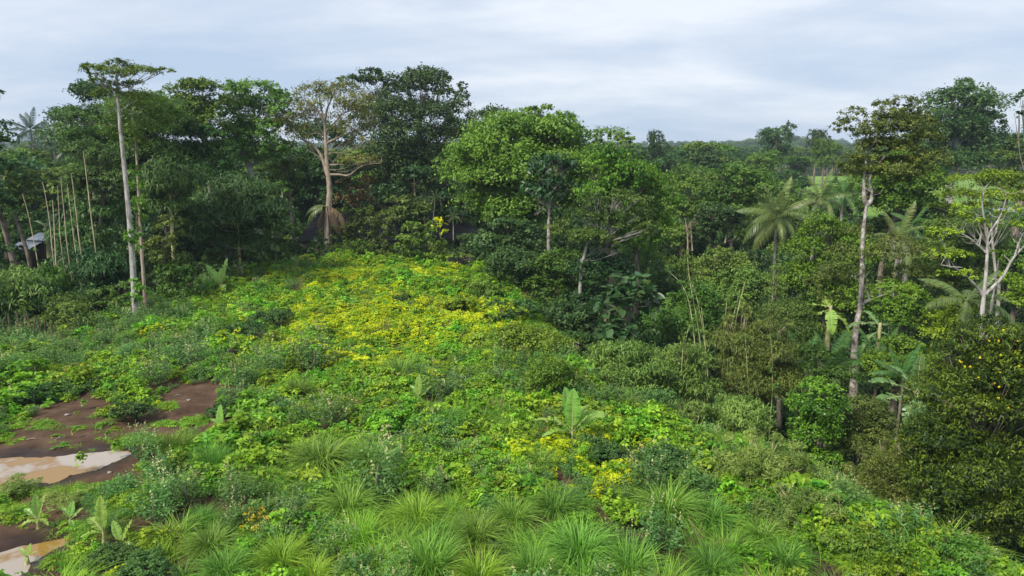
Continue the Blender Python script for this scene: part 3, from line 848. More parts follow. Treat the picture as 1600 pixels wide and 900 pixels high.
tree('tower of bright vines at the right end of the central trees', 66, clumps(955, 255, 1040, 400, 26, 45, (.18, .28), .9), 'vine', leaf=3.2, droop=.4, tb=.6)
tree('leaning olive tree with crooked pale trunk below the vine tower', 52, clumps(892, 288, 1022, 398, 26, 46, (.15, .22), .6), 'olive', 'bark_pale', 'leaning_tree', trunk=[(908, 425), (910, 412), (917, 385), (928, 373), (943, 362), (950, 345), (946, 325)], r0=.15, leaf=2.6, dens=1.9, tb=.28, limb_r=.13, limbs=[(.08, [(935, 367), (948, 355), (950, 335), (946, 318)]), (.06, [(917, 385), (918, 370), (914, 350)])])
tree('dark bush wall below the large round tree', 62, clumps(748, 335, 840, 425, 16, 47, (.2, .3), .8), 'deep', 'bark_brown', 'shrub', cat='shrub', leaf=3.4)
tree('dark shrub mass on the slope left of the pale forked trunk', 56, clumps(745, 390, 860, 480, 16, 48, (.2, .3), .8), 'deep', 'bark_brown', 'shrub', cat='shrub', leaf=3.4, asp=.4)
tree('olive creeper thicket at the foot of the pale forked trunk', 54, clumps(828, 385, 915, 500, 15, 49, (.2, .3), .8), 'mid', 'bark_brown', 'shrub', cat='shrub', leaf=3.2, tb=.35)
tree('dark tree in the gap below the leaning olive tree', 53, clumps(885, 395, 990, 500, 12, 50), 'dark')
tree('dark green shrub behind the ravine rim, centre', 47, clumps(830, 470, 935, 570, 14, 51, (.2, .3), .8), 'deep', 'bark_brown', 'shrub', cat='shrub', leaf=3.3)

# --- ravine slope and meadow rim, centre
tree('bright green creeper bush on the meadow rim, centre', 39, clumps(765, 500, 880, 600, 18, 52, (.2, .3), .75), 'vine', 'bark_brown', 'shrub', cat='shrub', leaf=2.6, tb=.45)
tree('yellow-green creeper bush above the banana plant on the rim', 33.5, clumps(805, 560, 905, 640, 14, 53, (.2, .3), .75), 'vine', 'bark_brown', 'shrub', cat='shrub', leaf=2.6, tb=.55)
tree('dark feathery bush right of the creeper bush on the rim', 41, clumps(850, 520, 930, 600, 10, 54), 'feather', 'bark_brown', 'shrub', cat='shrub', leaf=2.8)
tree('green leafy bush on the far rim above the yellow patch', 52, clumps(700, 440, 790, 505, 12, 55), 'mid', 'bark_brown', 'shrub', cat='shrub', tb=.6)
tree('dark green rim bush between the yellow patch and the ravine', 46, clumps(755, 465, 850, 530, 12, 56), 'feather', 'bark_brown', 'shrub', cat='shrub')
tree('bamboo thicket with drooping leaves right of the creeper bushes', 38, clumps(918, 525, 1030, 630, 20, 57, (.22, .32), .6), 'bamboo', 'culm', 'bamboo_clump', cat='bamboo', **{**BA, 'leaf': 5})
tree('bamboo thicket in the middle of the ravine, lighter leaves', 39, clumps(1010, 530, 1110, 640, 18, 58, (.22, .32), .6), 'bamboo', 'culm', 'bamboo_clump', cat='bamboo', **{**BA, 'leaf': 5, 'tb': .6})
tree('low dark bamboo overhanging the black hollow behind the banana plant', 33, clumps(950, 600, 1060, 685, 18, 59, (.22, .32), .55), 'feather', 'culm', 'bamboo_clump', cat='bamboo', **{**BA, 'tb': .6})
tree('low bamboo with fresh leaf fans right of the black hollow', 31.5, clumps(1030, 625, 1130, 700, 16, 60, (.22, .32), .55), 'bamboo', 'culm', 'bamboo_clump', cat='bamboo', **BA)
tree('low bamboo mound below the reddish wispy thicket', 31.5, clumps(1110, 620, 1205, 695, 14, 61, (.22, .32), .55), 'bamboo', 'culm', 'bamboo_clump', cat='bamboo', **BA)
tree('olive wispy thicket with reddish stems in mid ravine', 41, clumps(1120, 500, 1250, 650, 30, 62, (.12, .2), .9, fill=.2) + [(1140, 505, 8, 14), (1165, 490, 8, 16), (1205, 495, 8, 16), (1230, 510, 9, 14)], 'olive', 'culm_dry', 'wispy_thicket', cat='thicket', **{**BA, 'leaf': 3.4, 'tb': .4})
tree('big-leaved shrub tree behind the bamboo, grey-green, ravine centre', 50, clumps(1030, 440, 1130, 545, 14, 63, (.2, .3), .8), 'mid', 'bark_brown', 'shrub', cat='shrub', tb=.4)
tree('fine-leaved shrub under the coconut palm', 56, clumps(1085, 385, 1170, 460, 12, 64, (.22, .3), .8), 'bamboo', 'bark_brown', 'shrub', cat='shrub', leaf=2.6)
tree('soft rounded shrub left of the coconut palm trunk', 54, clumps(1100, 415, 1200, 500, 12, 65, (.22, .3), .8), 'bamboo', 'bark_brown', 'shrub', cat='shrub', leaf=2.6, tb=.4)
tree('small dark fir-shaped shrub below the coconut palm', 52, [(1213, 420, 8, 10), (1212, 440, 12, 14), (1214, 460, 16, 16), (1212, 485, 20, 18)], 'bamboo', 'bark_brown', 'shrub', cat='shrub', **WI)

# --- right side, mid distance
tree('olive broad tree left of the coconut palm', 86, clumps(1090, 258, 1205, 350, 20, 66), 'mid', 'bark_brown', tb=.4)
tree('green tree between the vine tower and the olive broad tree', 84, clumps(1030, 270, 1110, 390, 16, 67), 'mid', 'bark_tan', tb=.55)
tree('dark tree with rust-coloured stems left of the coconut palm', 76, clumps(1075, 318, 1165, 392, 14, 68), 'deep', 'bark_tan', limbs=[(.12, [(1075, 395), (1074, 365), (1070, 340)]), (.1, [(1082, 392), (1080, 365), (1078, 345)]), (.1, [(1133, 380), (1137, 350), (1138, 330)])])
tree('shady tree behind the coconut palm', 92, clumps(1165, 300, 1260, 400, 12, 69), 'mid')
tree('mound of dark green vines right of the coconut palm', 62, clumps(1245, 330, 1345, 500, 28, 70, (.18, .28), .9), 'vine', 'bark_brown', 'vine_mound', cat='vine', droop=.4, tb=.3)
tree('leafy green tree behind the fork of the tall olive tree', 70, clumps(1335, 235, 1470, 340, 24, 71), 'vine', tb=.35)
tree('green tree filling the slope right of the forked pale trunk', 72, clumps(1350, 300, 1480, 400, 16, 72), 'mid', tb=.5)
tree('tall olive tree with lichen-pale forked trunk and long side branch', 47,
     clumps(1325, 158, 1470, 300, 40, 73, (.10, .18), .55, fill=.3) + [(1322, 205, 16, 7), (1308, 197, 10, 5), (1330, 190, 20, 8), (1345, 175, 20, 8, 20), (1375, 165, 22, 8), (1400, 160, 22, 8, -20), (1430, 175, 22, 10), (1335, 250, 22, 10), (1320, 262, 16, 8), (1345, 272, 26, 8, 20), (1455, 215, 18, 12), (1465, 245, 16, 12), (1440, 270, 22, 12), (1400, 270, 24, 12, 20), (1295, 420, 30, 16, -30), (1330, 400, 32, 15, 20), (1370, 395, 30, 14, -20), (1410, 382, 30, 13, 20), (1440, 400, 26, 15), (1455, 430, 22, 14, 20), (1285, 448, 22, 12, 20), (1320, 440, 24, 12, 30), (1400, 420, 24, 10, -20), (1465, 450, 16, 12), (1350, 365, 22, 10, 20), (1275, 465, 16, 9), (1390, 440, 16, 8), (1305, 465, 14, 9)],
     'olive', 'bark_lichen', 'tall_olive_tree', trunk=[(1333, 612), (1334, 570), (1337, 520), (1345, 470), (1347, 420), (1348, 370), (1352, 335), (1355, 318)], r0=.29, leaf=2.4, dens=1.9, wood=False, tb=.45,
     limbs=[(.17, [(1355, 320), (1351, 312), (1350, 296), (1351, 275), (1356, 240), (1370, 215), (1374, 190)]), (.15, [(1354, 322), (1361, 313), (1362, 300), (1360, 275), (1385, 240), (1400, 215)]), (.17, [(1343, 480), (1352, 472), (1370, 466), (1395, 455), (1410, 438), (1412, 418)]), (.08, [(1405, 412), (1399, 395), (1394, 370)]), (.08, [(1406, 414), (1410, 402), (1418, 390)]), (.07, [(1360, 470), (1352, 450), (1345, 440), (1330, 432)])])
tree('great tree with pale slanting trunk on the right skyline', 118, clumps(1440, 128, 1566, 285, 40, 74, (.14, .22), .7) + [(1455, 165, 14, 9), (1505, 130, 16, 8), (1540, 150, 14, 10), (1556, 190, 12, 12)], 'deep', 'bark_pale', 'skyline_tree', trunk=[(1484, 300), (1486, 270), (1490, 240), (1500, 210), (1510, 185)], r0=.75, dens=2.2, tb=.55, limbs=[(.4, [(1492, 240), (1505, 215), (1520, 195)]), (.3, [(1488, 255), (1486, 225), (1480, 200)])])
tree('dark tree filling the gap left of the great skyline tree', 122, clumps(1410, 190, 1490, 290, 14, 75), 'deep')
tree('rounded green tree on the right edge below the skyline', 132, clumps(1535, 205, 1625, 300, 16, 76), 'mid', tb=.45)
tree('branch tips of a tree reaching in from the right edge of the sky', 70, [(1598, 155, 12, 6), (1606, 148, 12, 6), (1592, 177, 10, 4), (1612, 180, 20, 10), (1630, 165, 26, 14), (1640, 200, 30, 18), (1650, 240, 40, 30)], 'deep', dens=1.6)
tree('flat-layered yellow-green tree before the field at the right edge', 52, [(1490, 300, 22, 6, -10), (1520, 282, 30, 8, 10), (1550, 275, 32, 8, -10), (1585, 280, 30, 8, 10), (1510, 308, 34, 7, 20), (1550, 304, 36, 8, -20), (1590, 312, 30, 8), (1530, 322, 28, 6), (1480, 325, 22, 6, 20), (1570, 292, 30, 7, 20), (1620, 295, 30, 10), (1500, 340, 22, 6)], 'lime', 'bark_pale', 'layered_tree', trunk=[(1560, 470), (1555, 420), (1550, 370), (1548, 310)], r0=.16, leaf=2.4, dens=2.6, tb=.6, up=.9, fork=(.6, .95), limb_r=.2)
tree('pale bare-branched tree spreading white limbs at the right edge', 38, [(1500, 330, 16, 8), (1530, 350, 14, 7), (1585, 355, 16, 7), (1475, 365, 18, 8), (1498, 400, 16, 8), (1470, 395, 16, 8), (1510, 430, 14, 7), (1590, 330, 14, 7), (1560, 335, 10, 5), (1480, 430, 12, 6)], 'lime', 'bark_pale', 'white_limbed_tree',
     trunk=[(1531, 555), (1533, 510), (1537, 465), (1541, 420), (1543, 380), (1542, 355)], r0=.17, leaf=2.4, dens=1.5, cs=1.4, tb=.75, up=.8, wood=False,
     limbs=[(.11, [(1539, 460), (1552, 448), (1568, 430), (1582, 405), (1600, 385), (1618, 370)]), (.09, [(1536, 462), (1525, 447), (1508, 430), (1490, 418), (1470, 414)]), (.07, [(1541, 395), (1528, 383), (1512, 370), (1495, 362)]), (.07, [(1542, 375), (1550, 358), (1562, 340), (1570, 318), (1572, 300)]), (.07, [(1542, 372), (1538, 345), (1535, 320), (1538, 295)]), (.05, [(1543, 385), (1555, 365), (1560, 345)]), (.05, [(1585, 402), (1590, 385), (1596, 370), (1604, 358)]), (.04, [(1485, 418), (1480, 400), (1476, 385), (1468, 372)]), (.04, [(1530, 385), (1533, 365), (1530, 345)])])
tree('second thin pale stem right of the white-limbed tree', 40, [(1560, 405, 10, 6), (1555, 395, 8, 5)], 'vine', 'bark_pale', 'slender_tree', trunk=[(1546, 500), (1550, 470), (1557, 435), (1560, 405)], r0=.09, wood=False)
tree('yellow-green tree under the white limbs at the right edge', 47, clumps(1560, 400, 1650, 490, 14, 77, (.22, .3), .6), 'lime', tb=.7)
tree('leafy yellow-green tree left of the white-limbed trunk', 44, clumps(1445, 465, 1545, 545, 16, 78, (.2, .3), .6), 'lime', tb=.6, limbs=[(.05, [(1455, 525), (1480, 510), (1500, 507), (1525, 513)])])
tree('dark green tree in the gap behind the white-limbed tree', 58, clumps(1440, 340, 1560, 460, 16, 79), 'mid', tb=.35)
tree('dark forest tree at the right edge behind the yellow-green tree', 66, clumps(1540, 330, 1640, 440, 12, 80), 'mid', tb=.4)
tree('green broad tree below the long side branch of the olive tree', 45, clumps(1365, 440, 1450, 520, 14, 81, (.2, .3), .8), 'vine', 'bark_brown', tb=.4)
tree('dark vine-covered shrub right of the tall lichen trunk', 40, clumps(1360, 525, 1450, 610, 16, 82, (.2, .3), .85), 'vine', 'bark_brown', 'shrub', cat='shrub', tb=.28)
tree('bushy dark shrub left of the tall lichen trunk foot', 40, clumps(1235, 545, 1330, 625, 12, 83), 'mid', 'bark_brown', 'shrub', cat='shrub', tb=.3)
tree('soft olive bush in the deep ravine left of the salak palms', 46, clumps(1190, 470, 1275, 560, 12, 84, (.2, .3), .9), 'olive', 'bark_brown', 'shrub', cat='shrub', tb=.3, asp=.3)

# --- right foreground
tree('glossy bright green shrub column left of the wispy thicket', 31, clumps(1238, 588, 1318, 690, 18, 85, (.2, .3), .85) + clumps(1215, 670, 1315, 760, 14, 86, (.2, .3), .8), 'gloss', 'bark_brown', 'shrub', cat='shrub', leaf=2.8, dens=2.0, tb=.5)
tree('dark shrub with grey stems right of the glossy column', 32, clumps(1305, 620, 1400, 715, 16, 87, (.2, .3), .8), 'olive', 'bark_brown', 'shrub', cat='shrub', leaf=2.4, tb=.25)
tree('large wispy olive bush in front of the dark ravine', 27.5, clumps(1318, 700, 1475, 850, 46, 88, (.09, .17), 1.0, fill=.15) + [(1345, 705, 8, 14), (1380, 692, 7, 16), (1410, 700, 8, 14), (1325, 735, 10, 12), (1445, 725, 9, 12)], 'olive', 'culm_dry', 'wispy_bush', cat='shrub', **{**WI, 'leaf': 4.2, 'dens': 2.0, 'tb': .6, 'up': .2})
tree('pale feathery bush on the meadow slope right of the banana plant', 24, clumps(1110, 690, 1275, 800, 46, 89, (.11, .2), 1.0, fill=.15) + [(1140, 690, 9, 13), (1175, 684, 8, 15), (1215, 690, 9, 13), (1245, 705, 10, 13)], 'wisp', 'culm', 'wispy_bush', cat='shrub', **{**WI, 'leaf': 4.4, 'dens': 2.0, 'tb': .75, 'up': .2})
tree('green feathery bush below the glossy shrub column', 21.8, clumps(1180, 760, 1330, 860, 36, 90, (.12, .2), .9, fill=.15), 'wisp', 'culm', 'wispy_bush', cat='shrub', **{**WI, 'leaf': 4.4, 'dens': 1.9, 'tb': .6, 'up': .25})
def yellow_flowers(root, loc, g_, k):
    pts = [(1567, 557), (1560, 535), (1500, 568), (1506, 574), (1512, 570), (1496, 563), (1560, 585), (1530, 588), (1553, 604), (1556, 600), (1558, 620), (1575, 638), (1590, 545), (1530, 562), (1585, 530), (1570, 520), (1545, 528), (1592, 572)]
    for i, (a, b) in enumerate(pts):
        c = P(a + g_.uniform(-6, 6), b + g_.uniform(-6, 6), 24.0 + g_.uniform(-.4, .6))
        mb = MB()
        n = 9
        p = g_.normal(0, .014, (n, 3))
        leafquads(mb, p, np.array([0, -.5, .8]) + g_.normal(0, .5, (n, 3)), .06, .042, g_, g_.uniform(0, 1, n))
        mb.build('flower', M['petal'], root, c - loc)
tree('big dark shrub with yellow flowers crowding the right foreground', 26, clumps(1405, 560, 1640, 880, 60, 91, (.13, .2), .75, fill=.35) + clumps(1480, 495, 1640, 640, 26, 92, (.18, .26), .7), 'gloss_dark', 'bark_brown', 'flowering_shrub', cat='shrub', leaf=3.6, asp=.34, tb=.24, tspread=.55, fan=9, sub=.16, dens=2.0, droop=.3, extra=yellow_flowers)
tree('bright low creeper on the meadow rim under the flowering shrub', 19.6, clumps(1400, 850, 1560, 910, 14, 93, (.3, .42), .6), 'bright', 'bark_brown', 'shrub', cat='shrub', leaf=3.2, tb=.5)
tree('leafy creeper spilling over the rim below the large wispy bush', 20.3, clumps(1270, 830, 1420, 890, 14, 94, (.3, .42), .6), 'bright', 'bark_brown', 'shrub', cat='shrub', leaf=3.0, tb=.45)

# ---------------------------------------------------------------- far forest
S_FAR = []
for i, m_ in enumerate(('dark', 'deep', 'mid', 'deep', 'mid', 'bright')):
    g_ = np.random.default_rng(300 + i)
    mb = MB()
    tube(mb, [(0, 0, -1), (.1, 0, 4), (0, .1, 8)], [.35, .25, .12], 6, mat=1)
    cl_ = []
    for q in range(15):
        a = g_.uniform(0, 6.28); r_ = math.sqrt(g_.uniform(0, 1)) * 3.0
        cl_.append(((r_ * math.cos(a), r_ * math.sin(a), 7.2 + g_.uniform(-3.6, 3.0) * (1 - r_ / 5)), np.array([1.6, 1.6, 1.15]) * g_.uniform(.8, 1.35)))
    foliage(mb, cl_, .55, .34, g_, dens=2.0)
    S_FAR.append(mb.mesh('far_tree_shape', [M[m_], M['bark_brown']]))
rng = np.random.default_rng(99)
PX, PY, PS = [], [], []
def wood(x0, x1, y0, y1, n, s0, s1, test=None):
    x = rng.uniform(x0, x1, n); y = rng.uniform(y0, y1, n)
    k_ = np.abs(x) < y * .85 + 12
    if test is not None:
        k_ &= test(x, y)
    PX.append(x[k_]); PY.append(y[k_]); PS.append(rng.uniform(s0, s1, n)[k_])
wood(-110, 6, 96, 150, 330, .85, 1.3)
wood(-160, 60, 150, 300, 420, .8, 1.2)
wood(6, 62, 100, 150, 90, .45, .75, lambda x, y: x < y * .5)
wood(10, 260, 262, 420, 420, .6, 1.05)
wood(18, 62, 150, 262, 110, .5, .8, lambda x, y: x < y * .33)
wood(-500, 600, 420, 900, 1500, .7, 1.1)
wood(290, 400, 800, 980, 160, .9, 1.3)
wood(-1100, 1300, 900, 1500, 1500, .9, 1.4)
PX, PY, PS = np.concatenate(PX), np.concatenate(PY), np.concatenate(PS)
n = len(PX)
scatter('distant_forest', 'dense mixed forest stretching away to the hazy horizon', S_FAR, np.stack([PX, PY, hgt(PX, PY)], -1), np.stack([PS * rng.uniform(.85, 1.3, n), PS * rng.uniform(.85, 1.3, n), PS], -1), np.stack([np.zeros(n), np.zeros(n), rng.uniform(0, 6.28, n)], -1), rng.integers(0, len(S_FAR), n))

# ---------------------------------------------------------------- far trees one can tell apart
def far_tree(label, px, py_top, wpx, t, which, hs=1.0):
    c = P(px, py_top, t)
    z = H(c[0], c[1])
    hh = max(c[2] - z, 3.0)
    me = S_FAR[which]
    w_ = wpx * t / FPX / 7.6
    root = thing('distant_tree', label, 'tree', (c[0], c[1], z), rng.uniform(0, 6.28), 'distant trees on the right skyline')
    cr = link('crown', FAR_CROWN[which], root, kind='stuff'); tr_ = link('trunk', FAR_TRUNK, root)
    for o in (cr, tr_):
        o.scale = (w_, w_, hh / 8.7)
    return root
FAR_CROWN = []
for i, m_ in enumerate(('dark', 'deep', 'mid', 'deep', 'mid', 'bright')):
    g_ = np.random.default_rng(500 + i)
    mb = MB()
    cl_ = []
    for q in range(20):
        a = g_.uniform(0, 6.28); r_ = math.sqrt(g_.uniform(0, 1)) * 2.9
        cl_.append(((r_ * math.cos(a), r_ * math.sin(a), 6.6 + g_.uniform(-3.4, 3.0) * (1 - r_ / 5.5)), np.array([1.3, 1.3, 1.0]) * g_.uniform(.7, 1.25)))
    foliage(mb, cl_, .34, .2, g_, dens=2.4)
    FAR_CROWN.append(mb.mesh('far_crown', [M[m_]]))
mb = MB()
tube(mb, [(0, 0, -1), (.1, 0, 3), (0, .1, 8)], [.3, .22, .08], 7)
FAR_TRUNK = mb.mesh('far_trunk', [M['bark_brown']])
for a in (('dark rounded tree standing alone above the horizon right of the vines', 1026, 211, 34, 165, 0), ('paler green tree just right of the lone rounded dark tree', 1040, 228, 40, 175, 3),
          ('brownish-green tree on the horizon right of the lone rounded tree', 1075, 232, 52, 210, 1), ('light green tree low in front of the brownish horizon tree', 1062, 262, 36, 130, 4),
          ('wide low tree on the horizon above the olive broad tree', 1120, 226, 62, 260, 2), ('tree on the horizon left of the wooded hill', 1150, 236, 40, 220, 3),
          ('tall dark tree in front of the wooded hill', 1216, 199, 56, 190, 1), ('rounded light green tree below the tall dark hill tree', 1200, 240, 60, 170, 4),
          ('dark spreading tree right of the wooded hill', 1278, 208, 48, 215, 0), ('light green tree bordering the field, left of the tall olive tree', 1290, 222, 48, 188, 4),
          ('leafy tree at the far end of the left field patch', 1250, 245, 58, 200, 2), ('low bushy tree on the left field edge', 1190, 268, 46, 165, 2),
          ('green tree behind the field at the foot of the skyline tree', 1455, 240, 46, 190, 2), ('dense tree behind the field right of the skyline trunk', 1575, 222, 60, 175, 3)):
    far_tree(*a)

# ---------------------------------------------------------------- palms
def frond_mesh(name, mat, seed, L=3.2, arch=.9, n=34, leaf=.62, hang=.7, wid=.034):
    """One feather frond along +X that arches down: midrib and two combs of leaflets."""
    g_ = np.random.default_rng(seed)
    mb = MB()
    s = np.linspace(0, 1, 14)
    pts = np.stack([L * (s - .12 * arch * s ** 3), 0 * s + .1 * L * g_.normal() * s ** 2, L * (.22 * s - .5 * arch * s ** 2.2)], -1)
    rb = MB()
    tube(rb, pts, .035 * (1 - .85 * s) * L / 3.2, 5, tint=.8)
    u = np.linspace(.14, .99, n)
    base = np.stack([np.interp(u, s, pts[:, i]) for i in range(3)], -1)
    tg = unit(np.stack([np.interp(u, s, np.gradient(pts[:, i])) for i in range(3)], -1))
    for sd in (-1, 1):
        ln = leaf * np.sin(np.clip(u * 1.02, 0, 1) * math.pi * .82 + .45) ** .8 * g_.uniform(.85, 1.1, n) * L / 3.2
        d0 = unit(tg * .55 + np.array([0, sd * 1.0, .12]) + g_.normal(0, .06, (n, 3)))
        v = []
        nn = unit(np.cross(tg, d0)) * 1.0
        for q, (fr, ww) in enumerate(((0, .5), (.4, 1), (.75, .7), (1, .08))):
            c = base + d0 * (ln * fr)[:, None]
            c[:, 2] -= ln * hang * fr ** 2
            w_ = tg * (wid * L / 3.2 * ww)
            v.append(np.stack([c - w_, c + w_], 1))
        v = np.stack(v, 1)
        b_ = np.arange(n)[:, None] * 8 + np.arange(3)[None, :] * 2
        mb.add(v, np.stack([b_, b_ + 1, b_ + 3, b_ + 2], -1), np.repeat(g_.uniform(.2, .9, n), 8))
    return mb.mesh(name, [mat]), rb.mesh('midrib', [mat])
FR = {k_: [frond_mesh('frond', M[m_], 700 + i, arch=a_, hang=h_) for i, (a_, h_) in enumerate(((.45, .6), (.9, .8), (1.35, 1.0)))] for k_, m_ in (('palm', 'palm'), ('dark', 'palm_dark'), ('dead', 'dead_frond'), ('green', 'feather'))}
def palm(label, px, py, t, L, n=15, kind='palm', r=.16, lean=0, name='coconut_palm', lo=-35, hi=75, group=None, bark='bark_pale', fronds=None, trunk=True):
    """Crown centre at pixel (px, py), depth t; frond length L metres."""
    SEED[0] += 1
    g_ = np.random.default_rng(SEED[0])
    c = P(px, py, t)
    bx, by = c[0] + lean, c[1]
    z = H(bx, by)
    root = thing(name, label, 'palm', (bx, by, z), 0, group)
    loc = np.array([bx, by, z])
    if trunk:
        pts = spline([(bx, by, z - .2), (bx - lean * .15, by, z + (c[2] - z) * .35), (bx - lean * .7, by, z + (c[2] - z) * .75), c], 6)
        mb = MB()
        tube(mb, pts - loc, r * np.linspace(1.25, .75, len(pts)), 9, rng=g_, rough=.04)
        mb.build('trunk', M[bark], root)
    for i in range(n):
        if fronds:
            az, el, kd, var = fronds[i % len(fronds)]
            az, el = R(az), R(el)
        else:
            az = i * 2.39996 + g_.uniform(-.2, .2)
            el = R(hi + (lo - hi) * (i / max(1, n - 1)) ** .8)
            kd = kind
            var = 0 if el > R(45) else (1 if el > R(5) else 2)
        o = link('frond', FR[kd][var][0], root, c - loc)
        link('midrib', FR[kd][var][1], o)
        o.rotation_euler = (g_.uniform(-.3, .3), -el, az)
        q = L / 3.2 * g_.uniform(.85, 1.12)
        o.scale = (q, q, q)
    return root
palm('coconut palm with drooping yellow-green fronds right of the ravine', 1213, 340, 68, 3.9, 24, lean=.4)
palm('shaggy coconut palm with browning fronds right of the first palm', 1282, 312, 74, 3.3, 14, lean=-.5)
palm('upright spiky palm behind the shaggy coconut palm', 1318, 305, 80, 3.3, 13, 'green')
palm('half-hidden palm under the forked pale trunk', 1425, 352, 64, 2.8, 12, 'green', hi=55)
palm('low palm with long arched fronds right of the side branch', 1405, 375, 60, 3.4, 11)
palm('dark palm on the left skyline beside the edge tree', 48, 205, 112, 4.2, 15, 'dark')
palm('second dark palm on the left skyline, under the umbrella tree', 82, 218, 116, 4.2, 15, 'dark')
palm('third dark palm on the left skyline, leaning, drooping fronds', 112, 232, 108, 4.4, 15, 'dark', lean=.8)
palm('palm with hanging brown dead fronds around the bare tree trunk', 511, 322, 73, 3.3, 5, name='dying_palm', bark='bark_brown', fronds=[(180, 4, 'palm', 2), (195, -16, 'palm', 2), (-4, -26, 'dead', 2), (-25, -52, 'dead', 1), (170, -58, 'dead', 1)])
palm('thin areca palm with white stem at the forest edge, tallest of three', 680, 308, 80, 1.2, 10, 'palm', r=.07, name='areca_palm', lean=-.6)
palm('thin areca palm left of the tallest one', 663, 312, 81, 1.2, 10, 'palm', r=.06, name='areca_palm')
palm('short areca palm right of the croton bush', 708, 338, 80, 1.1, 9, 'palm', r=.06, name='areca_palm')
palm('drooping palm with large feather fronds below the white-limbed tree', 1510, 470, 43, 3.0, 9, 'palm', r=.12, bark='bark_brown', lo=-20, hi=50)
for (a, b, t_, L_, lb) in ((1300, 548, 42, 2.7, 'salak palm with comb-like fronds left of the tall lichen trunk'), (1372, 545, 42, 2.7, 'salak palm with comb-like fronds right of the tall lichen trunk'), (1255, 540, 44, 2.3, 'small salak palm farthest left in the ravine'), (1412, 560, 38, 2.0, 'small salak palm near the large ravine banana')):
    palm(lb, a, b + 30, t_, L_, 11, 'green', name='salak_palm', lo=10, hi=70, trunk=True, r=.08, bark='bark_brown')

# ---------------------------------------------------------------- bananas: every leaf a part
def banana_leaf(name, mat, seed, arch, tears):
    g_ = np.random.default_rng(seed)
    mb = MB()
    m_ = 15
    s = np.linspace(0, 1, m_)
    mid = np.stack([s - .1 * arch * s ** 3, 0 * s, .12 * s - arch * .55 * s ** 2.2], -1)
    rb = MB()
    tube(rb, mid + np.array([0, 0, .004]), .013 * (1 - .8 * s), 5, tint=1.0)
    half = .165 * np.clip(np.sin(np.clip((s - .10) / .90, 0, 1) ** .8 * math.pi), 0, 1) ** .62
    for sd in (-1, 1):
        for i in range(m_ - 1):
            if s[i + 1] < .12:
                continue
            dz = .25 + g_.normal(0, .12)
            if tears and g_.uniform() < .3:
                dz -= .35
            e = []
            for q, fr in ((i, 0), (i + 1, 0)):
                e.append(mid[q])
            tin = .02 if tears and g_.uniform() < .5 else 0.0
            o0 = mid[i] + np.array([.05 + tin, sd * half[i], half[i] * dz])
            o1 = mid[i + 1] + np.array([.05 - tin, sd * half[i + 1], half[i + 1] * dz])
            h0, h1 = (mid[i] + o0) / 2 + np.array([0, 0, .1 * half[i]]), (mid[i + 1] + o1) / 2 + np.array([0, 0, .1 * half[i]])
            t_ = float(np.clip(.5 + g_.normal(0, .07), 0, 1))
            mb.add([mid[i], mid[i + 1], h1, h0, h0, h1, o1, o0], [[0, 1, 2, 3], [4, 5, 6, 7]], t_)
    return mb.mesh(name, [mat]), rb.mesh('midrib', [M['culm']])
BL = {k_: [banana_leaf('banana_leaf', M[m_], 800 + i, a_, t_) for i, (a_, t_) in enumerate(((.08, False), (.55, True), (1.05, True)))] for k_, m_ in (('b', 'banana'), ('d', 'banana_dark'))}
def banana(label, px, py, leaves, h=.6, mat='b', t=None, name='banana_plant', group=None):
    """leaves: (azimuth deg, 0 = right, 90 = away; elevation deg; length m; shape 0 upright .. 2 arching)."""
    SEED[0] += 1
    g_ = np.random.default_rng(SEED[0])
    loc = G(px, py) if t is None else P(px, py, t)
    if t is not None:
        loc[2] = max(H(loc[0], loc[1]), loc[2] - 3.0)
        h = max(h, P(px, py, t)[2] - loc[2])
    EXCL.append((loc[0], loc[1], .5))
    EXCL.append((loc[0], loc[1] - .6, .4))
    root = thing(name, label, 'banana plant', loc, 0, group)
    mb = MB()
    s = np.linspace(0, 1, 7)
    tube(mb, np.stack([.03 * s, 0 * s, -.1 + (h + .12) * s], -1), (.085 * (1 - .55 * s)) * max(1, h * .8), 8, tint=.9)
    mb.build('stem', M['culm'], root)
    for az, el, ln, var in leaves:
        o = link('leaf', BL[mat][var][0], root, (.02, 0, h * g_.uniform(.82, 1.0)))
        link('midrib', BL[mat][var][1], o)
        o.rotation_euler = (g_.uniform(-.25, .25), -R(el), R(az))
        o.scale = (ln, ln * g_.uniform(1.0, 1.25), ln)
    return root
banana('young banana plant with broad upright leaves on the yellow meadow rim', 893, 702, [(80, 84, 1.75, 0), (120, 66, 1.75, 0), (20, 42, 1.7, 2), (165, 40, 1.6, 2), (-15, 55, 1.3, 1), (200, 30, 1.3, 2), (95, 75, 1.2, 0), (40, 60, 1.4, 1)], .75)
banana('young banana plant with one tall leaf beside the puddle vegetation', 163, 850, [(85, 82, 1.15, 0), (40, 55, .85, 1), (150, 40, .9, 2), (60, 72, 1.0, 0), (200, 25, .6, 2)], .42)
banana('small banana plant with yellow-green leaves on mud left of the tall one', 60, 826, [(120, 70, .8, 0), (60, 62, .8, 0), (20, 35, .6, 1), (160, 35, .65, 1), (-20, 15, .5, 2), (210, 12, .5, 2), (-60, 20, .4, 1)], .35)
banana('tiny banana sprout between two banana plants on the mud', 110, 822, [(150, 50, .5, 1), (40, 45, .5, 1), (90, 60, .55, 0), (-40, 10, .35, 2)], .25)
banana('banana sprout with two crossed leaves below the tall-leaved one', 190, 862, [(30, 58, .75, 0), (140, 52, .7, 0), (-20, 20, .5, 2)], .3)
banana('banana seedling standing in the pale corner puddle', 42, 880, [(70, 60, .4, 0), (150, 40, .4, 1), (10, 40, .35, 1), (-60, 20, .25, 2)], .2)
